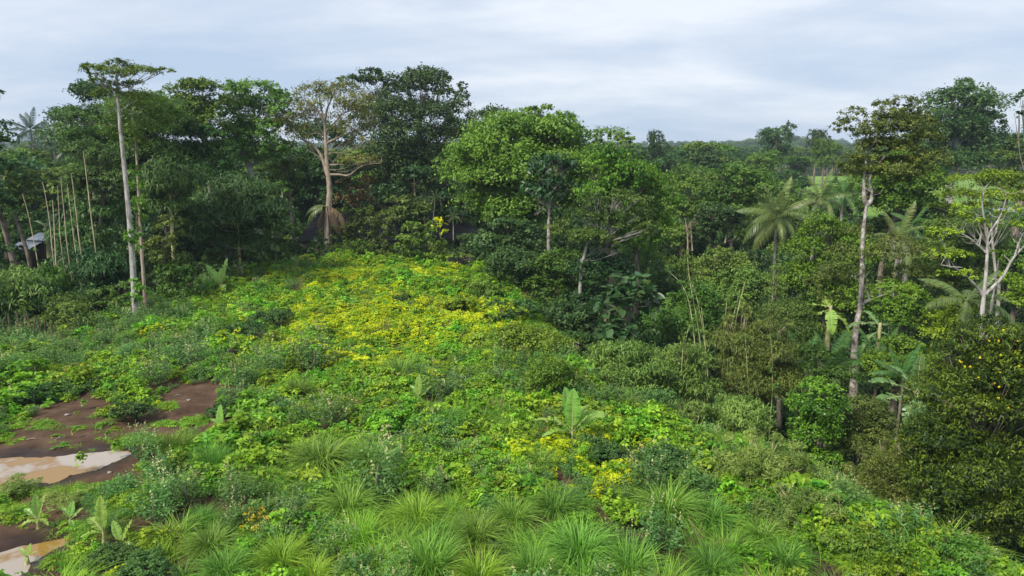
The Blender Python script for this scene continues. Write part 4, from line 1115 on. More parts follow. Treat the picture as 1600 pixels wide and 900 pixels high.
banana('small banana plant at the right end of the mud bank', 345, 682, [(70, 78, 1.0, 0), (150, 45, .7, 1), (30, 40, .7, 1), (200, 15, .7, 2), (110, 60, .8, 0)], .35)
banana('single bright banana leaf rising from the middle of the meadow', 654, 632, [(75, 80, 1.1, 0), (140, 50, .8, 1), (30, 45, .8, 1)], .35)
banana('pale banana plant with wide spread leaves at the left meadow edge', 347, 462, [(150, 40, 2.2, 0), (55, 66, 2.2, 0), (100, 60, 1.4, 0), (200, 0, 1.6, 2), (10, 15, 1.4, 2), (-60, 10, 1.2, 2)], .9)
banana('banana plant at the far meadow corner, one leaf upright', 437, 418, [(150, 62, 2.0, 0), (60, 35, 1.5, 1), (10, 20, 1.6, 2), (190, 20, 1.6, 2)], .9)
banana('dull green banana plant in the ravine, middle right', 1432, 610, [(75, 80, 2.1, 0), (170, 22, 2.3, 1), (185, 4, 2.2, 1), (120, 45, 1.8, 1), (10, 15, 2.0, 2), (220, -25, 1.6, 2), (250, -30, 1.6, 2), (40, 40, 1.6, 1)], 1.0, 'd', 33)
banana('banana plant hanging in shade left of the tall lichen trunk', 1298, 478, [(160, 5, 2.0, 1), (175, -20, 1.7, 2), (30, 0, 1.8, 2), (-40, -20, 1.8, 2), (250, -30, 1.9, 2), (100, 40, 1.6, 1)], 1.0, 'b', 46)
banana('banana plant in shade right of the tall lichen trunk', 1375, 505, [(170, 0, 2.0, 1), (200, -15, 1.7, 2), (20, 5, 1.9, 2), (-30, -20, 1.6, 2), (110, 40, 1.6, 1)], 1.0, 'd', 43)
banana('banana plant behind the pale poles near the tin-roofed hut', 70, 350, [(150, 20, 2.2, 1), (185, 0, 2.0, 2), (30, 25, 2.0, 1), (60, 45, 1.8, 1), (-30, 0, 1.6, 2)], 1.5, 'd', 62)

# ---------------------------------------------------------------- big-leaved tree in the ravine, each leaf a part
g_ = np.random.default_rng(4242)
mb = MB()
q = np.linspace(0, 1, 6)
hw = np.array([.02, .2, .29, .27, .16, .01])
v = np.concatenate([np.stack([q, -hw, .18 * hw - .12 * q ** 2], -1), np.stack([q, 0 * q, -.12 * q ** 2 - .03], -1), np.stack([q, hw, .18 * hw - .12 * q ** 2], -1)])
i = np.arange(5)
mb.add(v, np.concatenate([np.stack([i, i + 1, i + 7, i + 6], -1), np.stack([i + 6, i + 7, i + 13, i + 12], -1)]), .5)
BIGLEAF = [mb.mesh('big_leaf', [M['teal']])]
def big_leaf_tree(label, px, py, rx, ry, t, n):
    c = P(px, py, t); k = t / FPX
    loc = np.array([c[0], c[1], H(c[0], c[1])])
    root = thing('big_leaved_tree', label, 'tree', loc)
    mb = MB()
    tube(mb, spline([(0, 0, -.2), (.1, 0, (c[2] - loc[2]) * .5), (c - loc)], 5), np.linspace(.16, .06, 11), 8)
    tips = []
    for j in range(16):
        d_ = unit(g_.normal(0, 1, 3)); d_[2] = abs(d_[2]) * 1.1 - .25
        e_ = c - loc + d_ * np.array([rx, rx * .8, ry]) * k * g_.uniform(.5, .9)
        tube(mb, spline([c - loc - np.array([0, 0, ry * k * .7]), (c - loc) * .5 + e_ * .5 - np.array([0, 0, .3]), e_], 3), np.linspace(.05, .02, 7), 5)
        tips.append(e_)
    mb.build('trunk', M['bark_brown'], root)
    for j in range(n):
        e_ = tips[j % 16]
        d_ = unit(g_.normal(0, 1, 3) + np.array([0, -.35, .1]))
        o = link('leaf', BIGLEAF[0], root, e_ + d_ * g_.uniform(.1, .35))
        o.rotation_euler = (g_.normal(0, .3), g_.uniform(-.5, .6), math.atan2(d_[1], d_[0]))
        s_ = g_.uniform(.55, .95)
        o.scale = (s_, s_, s_)
    return root
big_leaf_tree('dark tree with very large leathery leaves in the central ravine', 982, 470, 50, 58, 45, 210)
big_leaf_tree('lower tier of large leathery leaves at the ravine foot', 962, 520, 36, 26, 44, 90)

# ---------------------------------------------------------------- pale bamboo poles at the left, ravine culms
def pole(label, pts, t, r, mat='culm_dry', name='bamboo_pole', group=None, twigs=0):
    p3 = [P(a, b, t) for a, b in pts]
    gz_ = H(p3[0][0], p3[0][1])
    if p3[0][2] > gz_:
        p3.insert(0, np.array([p3[0][0] + (p3[0][0] - p3[1][0]) * .3, p3[0][1], gz_ - .1]))
    loc = np.array([p3[0][0], p3[0][1], gz_])
    root = thing(name, label, 'bamboo', loc, 0, group)
    path = spline(p3, 6)
    mb = MB()
    ln = np.linalg.norm(np.diff(path, axis=0), axis=1).sum()
    m_ = max(8, int(ln / .45) * 3)
    s = np.linspace(0, 1, len(path)); u = np.linspace(0, 1, m_)
    pp = np.stack([np.interp(u, s, path[:, i]) for i in range(3)], -1) - loc
    rr = r * (1 - .65 * u) * np.where(np.arange(m_) % 3 == 0, 1.18, 1.0)
    tube(mb, pp, rr * .68, 7)
    mb.build('culm', M[mat], root)
    if twigs:
        g_ = np.random.default_rng(int(pts[0][0] * 7 + pts[0][1]))
        fb = MB()
        idx_ = g_.integers(m_ // 4, m_, twigs)
        foliage(fb, [(pp[i] + g_.normal(0, .12, 3), np.array([.28, .28, .2]) * g_.uniform(.5, 1.3)) for i in idx_], .2, .04, g_, dens=1.0, droop=.5)
        fb.build('leaf_spray', M['bamboo'], root, kind='stuff')
    return root
G1 = 'pale bamboo poles at the left forest edge'
for lb, pts, r in (('leftmost bare bamboo pole, leaning left in front of the tin-roofed hut', [(58, 405), (52, 372), (43, 330), (35, 303)], .06),
                   ('second bamboo pole from the left, just right of the tin-roofed hut', [(83, 400), (78, 350), (70, 300), (66, 284)], .06),
                   ('thick dry bamboo pole whose foot drops below the others', [(89, 426), (86, 380), (84, 340), (82, 312)], .085),
                   ('reddish bamboo pole, fourth from the left', [(95, 378), (93, 345), (91, 312), (90, 290)], .05),
                   ('bamboo pole fifth from the left, between two taller poles', [(105, 385), (101, 340), (97, 300), (95, 275)], .055),
                   ('long bamboo pole sixth from the left, reaching lowest right', [(122, 418), (115, 370), (109, 320), (105, 288)], .055),
                   ('tall pale bamboo pole second from the right', [(124, 376), (120, 340), (114, 290), (111, 270)], .075),
                   ('tallest bamboo pole standing alone nearest the white trunk', [(143, 342), (138, 300), (133, 258), (130, 236)], .075)):
    pole(lb, pts, 51, r, group=G1, twigs=2)
G2 = 'bamboo culms in the ravine'
for lb, pts, t_, r in (('arching bamboo culm bending left over the ravine', [(1090, 600), (1086, 540), (1078, 480), (1066, 446), (1042, 421)], 44, .06),
                       ('straight spotted bamboo culm below the rust-stemmed tree', [(1098, 600), (1092, 520), (1078, 440), (1073, 390)], 45, .06),
                       ('bamboo culm right of the arching one', [(1106, 600), (1100, 530), (1090, 470), (1080, 440)], 44, .055),
                       ('short bamboo culm at the right of the arching group', [(1103, 590), (1102, 540), (1098, 500), (1096, 480)], 43, .045),
                       ('pale bamboo culm leaning right beside the wispy thicket', [(1146, 540), (1150, 500), (1158, 465), (1164, 440)], 45, .06),
                       ('second culm leaning right beside the wispy thicket', [(1140, 535), (1145, 500), (1152, 470), (1156, 452)], 45.5, .05),
                       ('thin vertical culm between the two culm groups', [(1133, 520), (1134, 490), (1136, 465)], 44, .035),
                       ('pale culm pair member rising from the light bamboo thicket', [(1066, 560), (1070, 540), (1076, 510)], 38, .045),
                       ('reddish thin culm inside the wispy thicket', [(1168, 640), (1168, 590), (1166, 550), (1164, 520)], 39.5, .035),
                       ('reddish thin culm at the right of the wispy thicket', [(1205, 640), (1207, 590), (1206, 550), (1203, 520)], 39.5, .035)):
    pole(lb, pts, t_, r, 'culm', 'bamboo_culm', G2, twigs=7)
pole('slim brown sapling trunk below the glossy shrub column', [(1301, 785), (1302, 755), (1303, 728)], 28.5, .035, 'culm_dry', 'sapling_trunk')

# ---------------------------------------------------------------- stick fence at the left edge
f0 = P(30, 545, 42.5)
loc = np.array([f0[0], f0[1], H(f0[0], f0[1])])
root = thing('stick_fence', 'row of rough upright stakes at the left meadow edge', 'fence', loc)
g_ = np.random.default_rng(31)
for i in range(13):
    px = -12 + i * 8 + g_.uniform(-2, 2)
    p = P(px, 546, 42.5 + g_.uniform(-.3, .3))
    z = H(p[0], p[1])
    mb = MB()
    hh = g_.uniform(1.1, 2.0)
    tube(mb, [(0, 0, -.2), (g_.normal(0, .05), 0, hh * .5), (g_.normal(0, .1), 0, hh)], [.055, .05, .035], 6, rng=g_, rough=.1)
    mb.build('stake', M['plank'], root, np.array([p[0], p[1], z]) - loc)

# ---------------------------------------------------------------- hut and houses
def boxq(mb, c, s, rz=0.0):
    x, y, z = s[0] / 2, s[1] / 2, s[2] / 2
    v = np.array([(-x, -y, -z), (x, -y, -z), (x, y, -z), (-x, y, -z), (-x, -y, z), (x, -y, z), (x, y, z), (-x, y, z)])
    cs_, sn = math.cos(rz), math.sin(rz)
    v = v @ np.array([[cs_, sn, 0], [-sn, cs_, 0], [0, 0, 1]]) + np.asarray(c)
    mb.add(v, [[0, 3, 2, 1], [4, 5, 6, 7], [0, 1, 5, 4], [1, 2, 6, 5], [2, 3, 7, 6], [3, 0, 4, 7]])
def corrugated(a, b, c, waves, amp=.025):
    """Corrugated sheet spanned by corner a, edge a->b (across the ribs) and a->c (down the slope)."""
    a, b, c = map(np.asarray, (a, b, c))
    n = waves * 4 + 1
    u = np.linspace(0, 1, n)
    nn = np.cross(b - a, c - a); nn = nn / np.linalg.norm(nn)
    top = a + np.outer(u, b - a) + np.outer(np.sin(u * waves * 2 * math.pi) * amp, nn)
    v = np.vstack([top, top + (c - a), top - nn * .012, top + (c - a) - nn * .012])
    i = np.arange(n - 1)
    return v, np.concatenate([np.stack([i, i + 1, i + n + 1, i + n], -1), np.stack([i + 2 * n, i + 3 * n, i + 3 * n + 1, i + 2 * n + 1], -1), np.stack([i + n, i + n + 1, i + 3 * n + 1, i + 3 * n], -1), np.stack([i + 1, i, i + 2 * n, i + 2 * n + 1], -1)])
c = P(55, 380, 72)
loc = np.array([c[0], c[1], H(c[0], c[1])])
hz = c[2] - loc[2]
hut = thing('tin_roofed_hut', 'small hut with blue-grey corrugated tin roofs behind the poles', 'hut', loc, R(-14))
for k_, (a, b, d_, mt) in enumerate((((-1.6, -1.9, hz - .35), (1.2, -1.9, hz - .35), (-1.6, -.1, hz + .25), 'tin'), ((-.9, -.25, hz + .35), (1.5, -.25, hz + .35), (-.6, 1.1, hz + .95), 'tin'), ((1.55, 2.3, hz + .45), (-.55, 2.3, hz + .45), (1.55, 1.1, hz + .97), 'rust_tin'))):
    v, f = corrugated(a, b, d_, 12)
    MB().add(v, f).build('roof_sheet', M[mt], hut)
for (x, y) in ((-1.4, -1.7), (1.1, -1.7), (-1.4, 2.0), (1.3, 2.0)):
    mb = MB(); tube(mb, [(x, y, -.2), (x, y, hz - .42 if y < 0 else hz + .4)], [.06, .06], 6); mb.build('post', M['plank'], hut)
for k_ in range(9):
    mb = MB(); boxq(mb, (-.78 + k_ * .23, .2, hz * .5), (.215, .03, hz)); mb.build('wall_plank', M['plank'], hut)

def house(label, px0, px1, py_ridge, py_eave, t, depth, rz, name='house'):
    a, b = P(px0, py_ridge, t), P(px1, py_ridge, t)
    e_ = P((px0 + px1) / 2, py_eave, t - depth / 2)
    wd = np.linalg.norm(b - a); mid = (a + b) / 2
    loc = np.array([mid[0], mid[1], H(mid[0], mid[1])])
    zr, ze = mid[2] - loc[2], max(e_[2] - loc[2], 1.6)
    hs = thing(name, label, 'house', loc, rz)
    mb = MB(); boxq(mb, (0, 0, (ze + .1) / 2), (wd - .8, depth - 1.0, ze + .1)); mb.build('wall', M['plaster'], hs)
    W2, D2 = wd / 2 + .2, depth / 2 + .3
    ri = max(W2 - D2 * .55, .8)
    th = .12
    # hipped roof, each slope a part with its own thickness
    cor = {'fl': (-W2, -D2, ze - .1), 'fr': (W2, -D2, ze - .1), 'br': (W2, D2, ze - .1), 'bl': (-W2, D2, ze - .1), 'rl': (-ri, 0, zr), 'rr': (ri, 0, zr)}
    for q in (('fl', 'fr', 'rr', 'rl'), ('br', 'bl', 'rl', 'rr'), ('fr', 'br', 'rr', 'rr'), ('bl', 'fl', 'rl', 'rl')):
        v = [cor[x] for x in q]
        mb = MB()
        # tile courses as real steps
        p = np.array(v)
        nc = 12
        for j in range(nc):
            s0, s1 = j / nc, (j + 1) / nc
            l0, r0_, l1, r1_ = p[0] + (p[3] - p[0]) * s0, p[1] + (p[2] - p[1]) * s0, p[0] + (p[3] - p[0]) * s1, p[1] + (p[2] - p[1]) * s1
            lift = np.array([0, 0, .045])
            mb.add([l0 + lift, r0_ + lift, r1_, l1, l0 - lift, r0_ - lift], [[0, 1, 2, 3], [4, 5, 1, 0]])
        mb.build('roof_slope', M['slate_roof'], hs, smooth=False)
    mb = MB(); tube(mb, [(-ri - .1, 0, zr + .04), (ri + .1, 0, zr + .04)], [.1, .1], 6); mb.build('ridge_cap', M['slate_roof'], hs)
    for x in (-wd * .28, wd * .05, wd * .3):
        mb = MB(); boxq(mb, (x, -depth / 2 + .47, ze * .52), (.9, .08, ze * .5)); wn_ = mb.build('window', M['plank'], hs); mb = MB(); boxq(mb, (x, -depth / 2 + .41, ze * .52), (.7, .03, ze * .38)); mb.build('pane', M['slate_roof'], wn_)
    return hs
house('low house with dark slate roof behind the bare tree trunk', 474, 628, 334, 376, 84, 7.0, R(4))
house('second dark slate-roofed house right of the croton bush', 672, 752, 350, 372, 86, 5.5, R(-3))

c = P(722, 408, 67)
loc = np.array([c[0], c[1], H(c[0], c[1])])
wl = thing('stone_wall', 'short grey stone wall under the shrubs at the meadow end', 'wall', loc)
g_ = np.random.default_rng(9)
for row in range(6):
    for j in range(8):
        mb = MB(); boxq(mb, (-1.3 + j * .34 + (row % 2) * .17 + g_.normal(0, .01), g_.normal(0, .02), .1 + row * .19), (.32, .3, .175), g_.normal(0, .03)); mb.build('stone', M['stone'], wl)

c = P(1592, 329, 116)
loc = np.array([c[0], c[1], H(c[0], c[1])])
bd = thing('long_shed', 'long low shed with white roof on the field at the right edge', 'shed', loc, R(3))
zr = c[2] - loc[2] + .35
mb = MB(); boxq(mb, (2.5, 1.5, (zr - .5) / 2), (13, 3.4, zr - .5)); mb.build('wall', M['blue_wall'], bd)
for sd in (-1, 1):
    v, f = corrugated((-4.4, 1.5 + sd * 2.0, zr - .55), (9.4, 1.5 + sd * 2.0, zr - .55), (-4.4, 1.5, zr + .05), 40, .02)
    MB().add(v, f).build('roof_sheet', M['white_roof'], bd)
for k_ in range(5):
    mb = MB(); boxq(mb, (-2.6 + k_ * 2.4, -.22, (zr - .5) * .55), (1.1, .05, (zr - .5) * .5)); mb.build('window', M['white_roof'], bd)
c = P(1224, 296, 178)
loc = np.array([c[0], c[1], H(c[0], c[1])])
bd = thing('field_shelter', 'tiny dark shelter at the far edge of the left field patch', 'shelter', loc)
mb = MB(); boxq(mb, (0, 0, .7), (2.0, 1.6, 1.4)); mb.build('wall', M['plank'], bd)
v, f = corrugated((-1.4, -1.3, 1.4), (1.4, -1.3, 1.4), (-1.4, 1.2, 1.8), 10); MB().add(v, f).build('roof_sheet', M['rust_tin'], bd)

# ---------------------------------------------------------------- meadow plants one can tell apart
TUFT = {k_: [tuft_mesh('tuft', M[m_], 900 + i, n=760, h=1.0, wid=w_, spread=.26, curve=cv) for i, (w_, cv) in enumerate(((.018, (.35, 1.25)), (.017, (.25, 1.1)), (.020, (.5, 1.4))))] for k_, m_ in (('g', 'grass'), ('b', 'grass_bright'))}
def tuft(label, px, py, wpx, kind='g', hs=1.0):
    SEED[0] += 1
    g_ = np.random.default_rng(SEED[0])
    p = G(px, py + wpx * .22)
    t_ = math.hypot(p[1], CAM_H - p[2])
    w_ = wpx * t_ / FPX * .92
    EXCL.append((p[0], p[1], w_ * .5))
    o = link('grass_tuft', TUFT[kind][g_.integers(0, 3)], None, p)
    o.rotation_euler = (0, 0, g_.uniform(0, 6.28))
    q = w_ / 1.65
    o.scale = (q, q, q * hs * g_.uniform(.95, 1.15))
    return tag(o, label, 'grass tuft', 'large grass tufts in the meadow')
for a in (('shaggy grass tuft nearest the right end of the ochre puddle', 278, 692, 82), ('grass tuft just below the shaggy one by the puddle', 332, 716, 90),
          ('wide arching grass tuft left of the meadow centre', 502, 706, 125), ('wide grass tuft right of the wide arching one', 584, 712, 105),
          ('drooping dark grass tuft below the two wide tufts', 546, 778, 120), ('dark rounded grass tuft under the yellow patch', 626, 572, 78),
          ('small grass tuft left of the dark rounded tuft', 466, 606, 60), ('bright grass tuft beside the dark hollow, lower centre', 652, 800, 100, 'b'),
          ('grass tuft left of the bright one, over a dark weed', 560, 836, 110, 'b'), ('bright grass tuft at the bottom, left of centre', 442, 868, 105, 'b'),
          ('grass tuft above the bottom-left yellow flowers', 332, 842, 95), ('lower grass tuft right of the bottom-left yellow flowers', 352, 884, 95),
          ('yellowish low grass tuft on the bottom edge', 490, 892, 90, 'b'), ('grass tuft behind the yellow-flowered bush', 318, 806, 70),
          ('broad grass tuft at the bottom centre', 672, 872, 125), ('grass tuft right of the bright one beside the dark hollow', 746, 826, 100),
          ('grass tuft between the centre tufts and the yellow rim patch', 802, 800, 90), ('fine grass tuft left of the young banana plant', 846, 718, 62),
          ('leaning grass tuft below the yellow rim patch', 868, 782, 95), ('big grass tuft at the bottom, right of centre', 905, 850, 125),
          ('blue-green grass tuft below the pale feathery bush', 1042, 785, 120), ('second blue-green grass tuft, farther right', 1108, 800, 100),
          ('third blue-green grass tuft, near the rim creeper', 1192, 828, 90), ('bottom grass tuft right of the big one', 985, 876, 110),
          ('grass tuft on the bottom edge under the centre tufts', 750, 890, 110, 'b'), ('grass tuft on the bottom edge between two big tufts', 832, 885, 100),
          ('thin grass tuft in the shade right of the bright banana leaf', 700, 648, 58), ('grass tuft on the bottom edge farthest right', 1110, 880, 100),
          ('pale grass tuft beside the dark purple weed, bottom right', 1228, 868, 90), ('dark grass tuft on the meadow left of the yellow patch', 395, 585, 46)):
    tuft(*a)

BUSH = {'blue': [weed_mesh('bush', M['blueweed'], 950 + i, stems=46, h=.95, r=.5, L=.085, W=.03, spikes=12) for i in range(3)],
        'deep': [bush_mesh('bush', M['feather'], 955 + i, L=.11, W=.05, nc=10, dens=2.4) for i in range(2)],
        'green': [bush_mesh('bush', M['cover'], 960 + i, L=.14, W=.09, nc=10, dens=2.0) for i in range(3)],
        'yellow': [bush_mesh('bush', M['cover'], 965 + i, L=.13, W=.09, nc=9, dens=1.7, mat2=M['lemon'], share2=.5) for i in range(2)],
        'petal': [bush_mesh('bush', M['olive'], 970, L=.10, W=.05, nc=9, dens=1.5, mat2=M['petal'], share2=.22)],
        'purple': [bush_mesh('bush', M['purple'], 975, L=.09, W=.05, nc=7, dens=1.6)],
        'wisp': [bush_mesh('bush', M['wisp'], 980, L=.16, W=.025, nc=10, dens=1.8)]}
mb = MB()
tube(mb, [(0, 0, -.1), (.03, 0, .25), (0, .02, .5)], [.035, .03, .015], 6)
STEM = mb.mesh('stem', [M['bark_brown']])
def bush(label, px, py, wpx, kind, hs=1.0, cat='shrub', name='meadow_shrub'):
    SEED[0] += 1
    g_ = np.random.default_rng(SEED[0])
    p = G(px, py + wpx * .3)
    t_ = math.hypot(p[1], CAM_H - p[2])
    q = wpx * t_ / FPX / (1.0 if kind == 'blue' else 1.75)
    EXCL.append((p[0], p[1], wpx * t_ / FPX * .5))
    root = thing(name, label, cat, p, g_.uniform(0, 6.28), 'shrubs and weeds in the meadow')
    ms = BUSH[kind]
    fo_ = link('foliage', ms[g_.integers(0, len(ms))], root, kind='stuff')
    fo_.scale = (q, q, q * hs * (.95 if kind == 'blue' else .85))
    st = link('stem', STEM, root)
    st.scale = (q, q, q)
    return root
for a in (('round dark green shrub standing alone on the brown mud', 214, 634, 62, 'deep', 1.1), ('yellow-green shrub left of the round mud shrub', 182, 632, 46, 'yellow'),
          ('leafy shrub behind the round mud shrub', 222, 605, 56, 'green'), ('blue-green weed behind the mud, beside the leafy shrub', 240, 585, 62, 'blue'),
          ('small dark shrub left of the mud shrubs', 143, 600, 40, 'deep'), ('yellow-flowered bush at the left above the mud', 122, 580, 44, 'petal'),
          ('large green thicket at the left edge above the mud', 20, 596, 110, 'green', .8), ('dark blue-green thicket low at the left edge', 55, 612, 70, 'deep', .8),
          ('bright green thicket behind the yellow-flowered bush', 60, 570, 110, 'green', .7), ('blue-green shrub at the right end of the mud, upper', 380, 588, 60, 'blue'),
          ('blue-green shrub at the right end of the mud, middle', 368, 620, 56, 'blue'), ('dark shrub overhanging the right mud corner', 345, 640, 50, 'deep'),
          ('green shrub right of the overhanging dark shrub', 398, 640, 60, 'green'), ('blue-green weed at the right tip of the ochre puddle', 228, 700, 56, 'blue', 1.1),
          ('blue-green weed below the puddle-tip weed', 248, 735, 60, 'blue'), ('big blue-green weed with pale spikes below the ochre puddle', 245, 790, 90, 'blue'),
          ('blue-green weed with pale spikes right of the big one', 292, 770, 70, 'blue'), ('low grey-green weed on the near bank of the ochre puddle', 105, 765, 70, 'wisp', .6),
          ('sparse scrub standing in front of the ochre puddle at the left', 35, 748, 62, 'wisp', .8), ('green weed under the tall-leaved banana plant', 170, 868, 70, 'deep', .8),
          ('dark rounded weed on the bottom edge, left', 240, 882, 80, 'deep', .9), ('yellow weed clump at the bottom left corner', 192, 890, 44, 'yellow'),
          ('yellow-flowered bush in the lower left meadow', 410, 812, 54, 'petal', 1.1), ('blue-green weed above the yellow-flowered bush', 372, 770, 70, 'blue'),
          ('dark blue-green weed with spikes above the dark hollow', 592, 748, 110, 'blue'), ('dark weed right of the dark hollow', 680, 762, 60, 'blue'),
          ('dark weed bunch between the lower grass tufts', 535, 850, 60, 'blue'), ('blue-green weed on the bottom edge, centre', 625, 895, 60, 'blue'),
          ('rounded pale blue-green bush at the bottom right', 1030, 836, 84, 'blue'), ('purple-black weed at the foot of the rounded bush', 1036, 868, 26, 'purple'),
          ('purple-black weed on the bottom edge, right', 1288, 893, 34, 'purple'), ('dark purple weed on the meadow above the mud', 368, 553, 34, 'purple'),
          ('blue-green grassy mound left under the yellow patch', 492, 560, 76, 'blue'), ('grey-green mound left of the grassy mound', 425, 568, 60, 'blue'),
          ('grey-green shrub in the upper left meadow', 300, 555, 70, 'blue', .8), ('bright green leafy bush left of the wide arching tuft', 428, 700, 80, 'green'),
          ('bright green bush right of the bright banana leaf', 740, 668, 70, 'green'), ('dark green broad bush right of the young banana plant', 955, 700, 66, 'deep'),
          ('bushy green weed between banana plant and feathery bush', 1040, 720, 80, 'deep'), ('yellow-topped bush behind the dark green broad bush', 1000, 690, 60, 'yellow'),
          ('yellow bush in front of the young banana plant', 930, 725, 60, 'yellow'), ('yellow bush left of the banana plant stem', 835, 690, 56, 'yellow'),
          ('green bush in the lower right meadow above the tufts', 960, 790, 80, 'green'), ('blue-green bush above the second blue-green tuft', 1010, 745, 90, 'blue'),
          ('dark green bush in the yellow patch', 628, 470, 44, 'deep'), ('dark green bush at the left of the yellow patch', 430, 490, 60, 'deep'),
          ('shadowy bush on the left meadow slope', 380, 515, 60, 'deep'), ('green bush at the upper right of the yellow patch', 715, 470, 60, 'green'),
          ('bright green bush at the lower right rim', 1250, 850, 70, 'green'), ('light green bush on the bottom edge, far right', 1400, 893, 80, 'green'),
          ('green bush on the bottom edge under the blue-green tufts', 1170, 880, 80, 'green'), ('leafy bush left of the thin shaded tuft', 610, 655, 80, 'green'),
          ('blue-green weed in the centre of the meadow', 690, 600, 80, 'blue', .8), ('blue-green weed above the wide arching tuft', 520, 640, 80, 'blue', .8)):
    bush(*a)
# small broad-leaved plants by the puddle
SMALL = broad_mesh('small_plant', M['grass_bright'], 77, L=.22, W=.16, h=.8, r=.35)
for lb, px, py, wpx in (('small upright plant standing in the ochre puddle', 132, 738, 26), ('small upright plant at the right tip of the ochre puddle', 187, 716, 24), ('tiny weed on the bare mud bank', 172, 690, 15), ('tiny weed left on the bare mud', 118, 684, 12), ('tiny weed on the mud nearest the round shrub', 134, 640, 14), ('creeping weed on the mud at the lower left edge', 12, 810, 30)):
    p = G(px, py); t_ = math.hypot(p[1], CAM_H - p[2])
    o = link('small_plant', SMALL, None, p)
    q = wpx * t_ / FPX / .8
    o.scale = (q, q, q * 1.2)
    tag(o, lb, 'plant', 'small plants by the puddles')
# ---------------------------------------------------------------- meadow cover
rng = np.random.default_rng(77)
def fbm(x, y, s, seed=0):
    return .6 * wave(x + 31.7 * seed, y - 17.3 * seed, s) + .4 * wave(x - 11 * seed + 5, y + 23 * seed, s * .42)
sp = .42
gx, gy = np.meshgrid(np.arange(-46, 20, sp), np.arange(11, 71, sp))
gx = gx.ravel() + rng.uniform(-.5, .5, gx.size) * sp; gy = gy.ravel() + rng.uniform(-.5, .5, gy.size) * sp
keep = (gx < np.interp(gy, E_Y, E_X) + 2.2 + .8 * fbm(gx, gy, 2)) & (gx > np.interp(gy, L_Y, L_X) - 1.5)
keep &= np.abs(gx) < gy * .86 + 3
# farther off the plants may stand wider apart
keep &= rng.uniform(0, 1, gx.size) < np.clip(28 / np.maximum(gy, 20), .35, 1)
gx, gy = gx[keep], gy[keep]
mud = inside(MUD, gx, gy)
dm = near_poly(MUD, gx, gy)
keep = ~mud & (dm > .25)
gx, gy, dm = gx[keep], gy[keep], dm[keep]
for (ex, ey, er) in EXCL:
    keep = (gx - ex) ** 2 + (gy - ey) ** 2 > er * er
    gx, gy, dm = gx[keep], gy[keep], dm[keep]
gz = ground_z(gx, gy)
pt = np.stack([gx, gy, gz], -1)
# yellow patches, placed on the ground
YB = [(590, 470, 11, 15, .5), (600, 505, 8.0, 7.0, .85), (500, 430, 6.0, 8, .75), (690, 425, 4.5, 6, .7), (760, 500, 2.6, 4.0, 1.1), (900, 700, 2.6, 2.2, .95), (840, 640, 2.2, 2.0, .7), (560, 575, 2.0, 1.6, .8), (950, 760, 2.6, 1.6, .7), (730, 720, 1.8, 1.4, .5), (240, 640, .9, .8, .9), (115, 580, 1.2, .8, .9), (190, 880, 1.0, .6, .9)]
ym = np.full(gx.size, -.45)
for (qx, qy, rx, ry, k) in YB:
    c = G(qx, qy)
    ym += k * 1.25 * np.exp(-((gx - c[0]) / rx) ** 2 - ((gy - c[1]) / ry) ** 2)
ym += .5 * fbm(gx, gy, 1.2, 2) + rng.normal(0, .24, gx.size)
bm_ = fbm(gx, gy, 2.6, 3) + rng.normal(0, .35, gx.size) + .45 * sm((30 - gy) / 8) - 1.2 * np.exp(-((gx + 8) / 9) ** 2 - ((gy - 55) / 14) ** 2) + .5 * sm((-12 - gx) / 6)
kind = np.where(ym > .42, 1, np.where(bm_ > .5, 2, 0))
gm = fbm(gx, gy, 1.3, 5) + rng.normal(0, .25, gx.size) + .5 * sm((27 - gy) / 8)
kind = np.where((kind != 1) & (gm > .55), 3, kind)
kind = np.where((kind == 0) & (rng.uniform(0, 1, gx.size) < .07), 4, kind)
kind = np.where(rng.uniform(0, 1, gx.size) < .035 + .05 * (fbm(gx, gy, 1.1, 12) > .9), 5, kind)
size = (1.05 + .62 * fbm(gx, gy, 1.5, 8) + rng.normal(0, .18, gx.size)).clip(.4, 2.1) * (.85 + .15 * np.clip(gy / 28, .8, 2.4))
# ragged low growth round the bare mud
size *= np.where((dm < 1.2) & (gx < -9), .5, 1)
drop = (fbm(gx, gy, .8, 9) > .78) & (gy < 44) & (kind != 1)
for kk, nm, lb, ms, hs in ((0, 'leafy_ground_cover', 'feathery bright green ground cover spread over the meadow', S_COVER, .95),
                           (1, 'yellow_ground_cover', 'yellow-leaved creeping cover in patches across the meadow', S_LEMON, .75),
                           (2, 'blue_green_weeds', 'blue-green bushy weeds mixed through the meadow', S_WEED, .9),
                           (3, 'meadow_grass', 'long loose grass between the meadow weeds', S_TUFT, .8),
                           (4, 'broad_leaved_weeds', 'broad-leaved green weeds dotted through the meadow', S_BROAD, .9),
                           (5, 'dry_stalks', 'dry brown stalks standing among the meadow plants', S_DRY, .95)):
    w_ = (kind == kk) & ~drop
    n = int(w_.sum())
    s = size[w_]
    scl = np.stack([s, s, s * hs * rng.uniform(.75, 1.25, n)], -1)
    rot = np.stack([rng.normal(0, .12, n), rng.normal(0, .12, n), rng.uniform(0, 6.283, n)], -1)
    scatter(nm, lb, ms, pt[w_], scl, rot, rng.integers(0, len(ms), n))

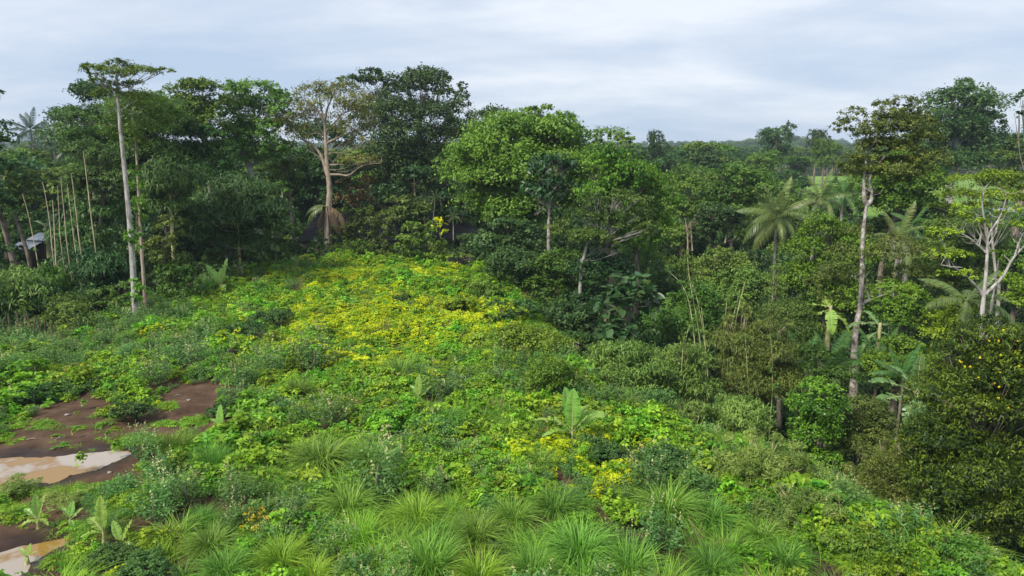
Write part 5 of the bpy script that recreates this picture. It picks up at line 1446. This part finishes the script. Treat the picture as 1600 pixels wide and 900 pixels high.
# low grass on the mud edges: nobody could count it
g_ = np.random.default_rng(555)
pp = []
for (a, b, rx, ry, n_) in ((60, 668, 34, 10, 30), (20, 688, 30, 6, 16), (262, 634, 18, 5, 22), (298, 660, 16, 5, 30), (255, 662, 12, 4, 20), (150, 665, 60, 20, 14), (130, 770, 60, 10, 70), (10, 760, 30, 10, 30), (20, 800, 30, 14, 24), (130, 830, 40, 12, 24), (120, 880, 40, 16, 40), (215, 690, 30, 8, 24), (170, 690, 90, 14, 16)):
    for _ in range(n_):
        p = G(a + g_.normal(0, rx * .6), b + g_.normal(0, ry * .6))
        if not (inside(RA, p[0], p[1]) or inside(RB, p[0], p[1])):
            pp.append((p[0], p[1], float(ground_z(p[0], p[1]))))
pp = np.array(pp); n = len(pp)
SHORT = [tuft_mesh('short_grass', M['grass_bright'], 990 + i, n=60, h=.6, wid=.016, spread=.3) for i in range(2)] + [mound_mesh('low_mat', M['cover'], 995, n=160, h=.2, r=.5)]
s = g_.uniform(.3, .8, n)
scatter('mud_edge_grass', 'thin low grass and weeds creeping over the bare mud', SHORT, pp, np.stack([s, s, s * .7], -1), np.stack([np.zeros(n), np.zeros(n), g_.uniform(0, 6.28, n)], -1), g_.choice([0, 1, 0, 1, 2], n))
# pale sticks and scraps on the mud
for lb, px, py, ln, az in (('pale flat scrap lying on the mud bank', 106, 652, .30, .2), ('whitish scrap on the mud right of the yellowish grass', 296, 631, .24, .9), ('thin pale stick on the mud below the dark purple weed', 277, 619, .45, .5), ('pale twig on the dark mud above the ochre puddle', 92, 685, .5, 1.0), ('pale twig lying flat left of the dark mud twig', 50, 690, .5, .15), ('small white scrap on the near bank of the ochre puddle', 172, 741, .2, .3)):
    p = G(px, py); p[2] = float(ground_z(p[0], p[1]))
    mb = MB()
    flat = 'scrap' in lb
    ln *= .75
    if flat:
        v = [(-ln / 2, -.06, .01), (ln / 2, -.05, .03), (ln / 2, .06, .02), (-ln / 2, .07, .04), (-ln / 2, -.06, -.01), (ln / 2, -.05, .01), (ln / 2, .06, 0), (-ln / 2, .07, .02)]
        mb.add(v, [[0, 1, 2, 3], [7, 6, 5, 4], [0, 4, 5, 1], [1, 5, 6, 2], [2, 6, 7, 3], [3, 7, 4, 0]])
    else:
        tube(mb, [(-ln / 2, 0, .02), (0, .04, .05), (ln / 2, -.02, .03)], [.018, .02, .008], 5)
        tube(mb, [(0, .04, .05), (ln * .2, .12, .08)], [.012, .005], 4)
    o = mb.build('scrap' if flat else 'stick', M['litter'], None, p)
    o.rotation_euler = (0, 0, az)
    tag(o, lb, 'scrap' if flat else 'stick', 'litter on the mud')

# ---------------------------------------------------------------- air
mb = MB()
boxq(mb, (0, 1350, 25), (5300, 3400, 75))
hz_o = mb.build('haze', [], None, smooth=False)
hz_o['kind'] = 'stuff'; hz_o['label'] = 'thin bluish haze filling the air over the forest'
m = bpy.data.materials.new('haze_air')
t = nodes_of(m)
pv = t.nodes.new('ShaderNodeVolumePrincipled')
pv.inputs['Color'].default_value = (.72, .85, 1.0, 1)
pv.inputs['Density'].default_value = 0.00022
out = t.nodes.new('ShaderNodeOutputMaterial')
t.links.new(pv.outputs[0], out.inputs['Volume'])
hz_o.data.materials.clear()
hz_o.data.materials.append(m)
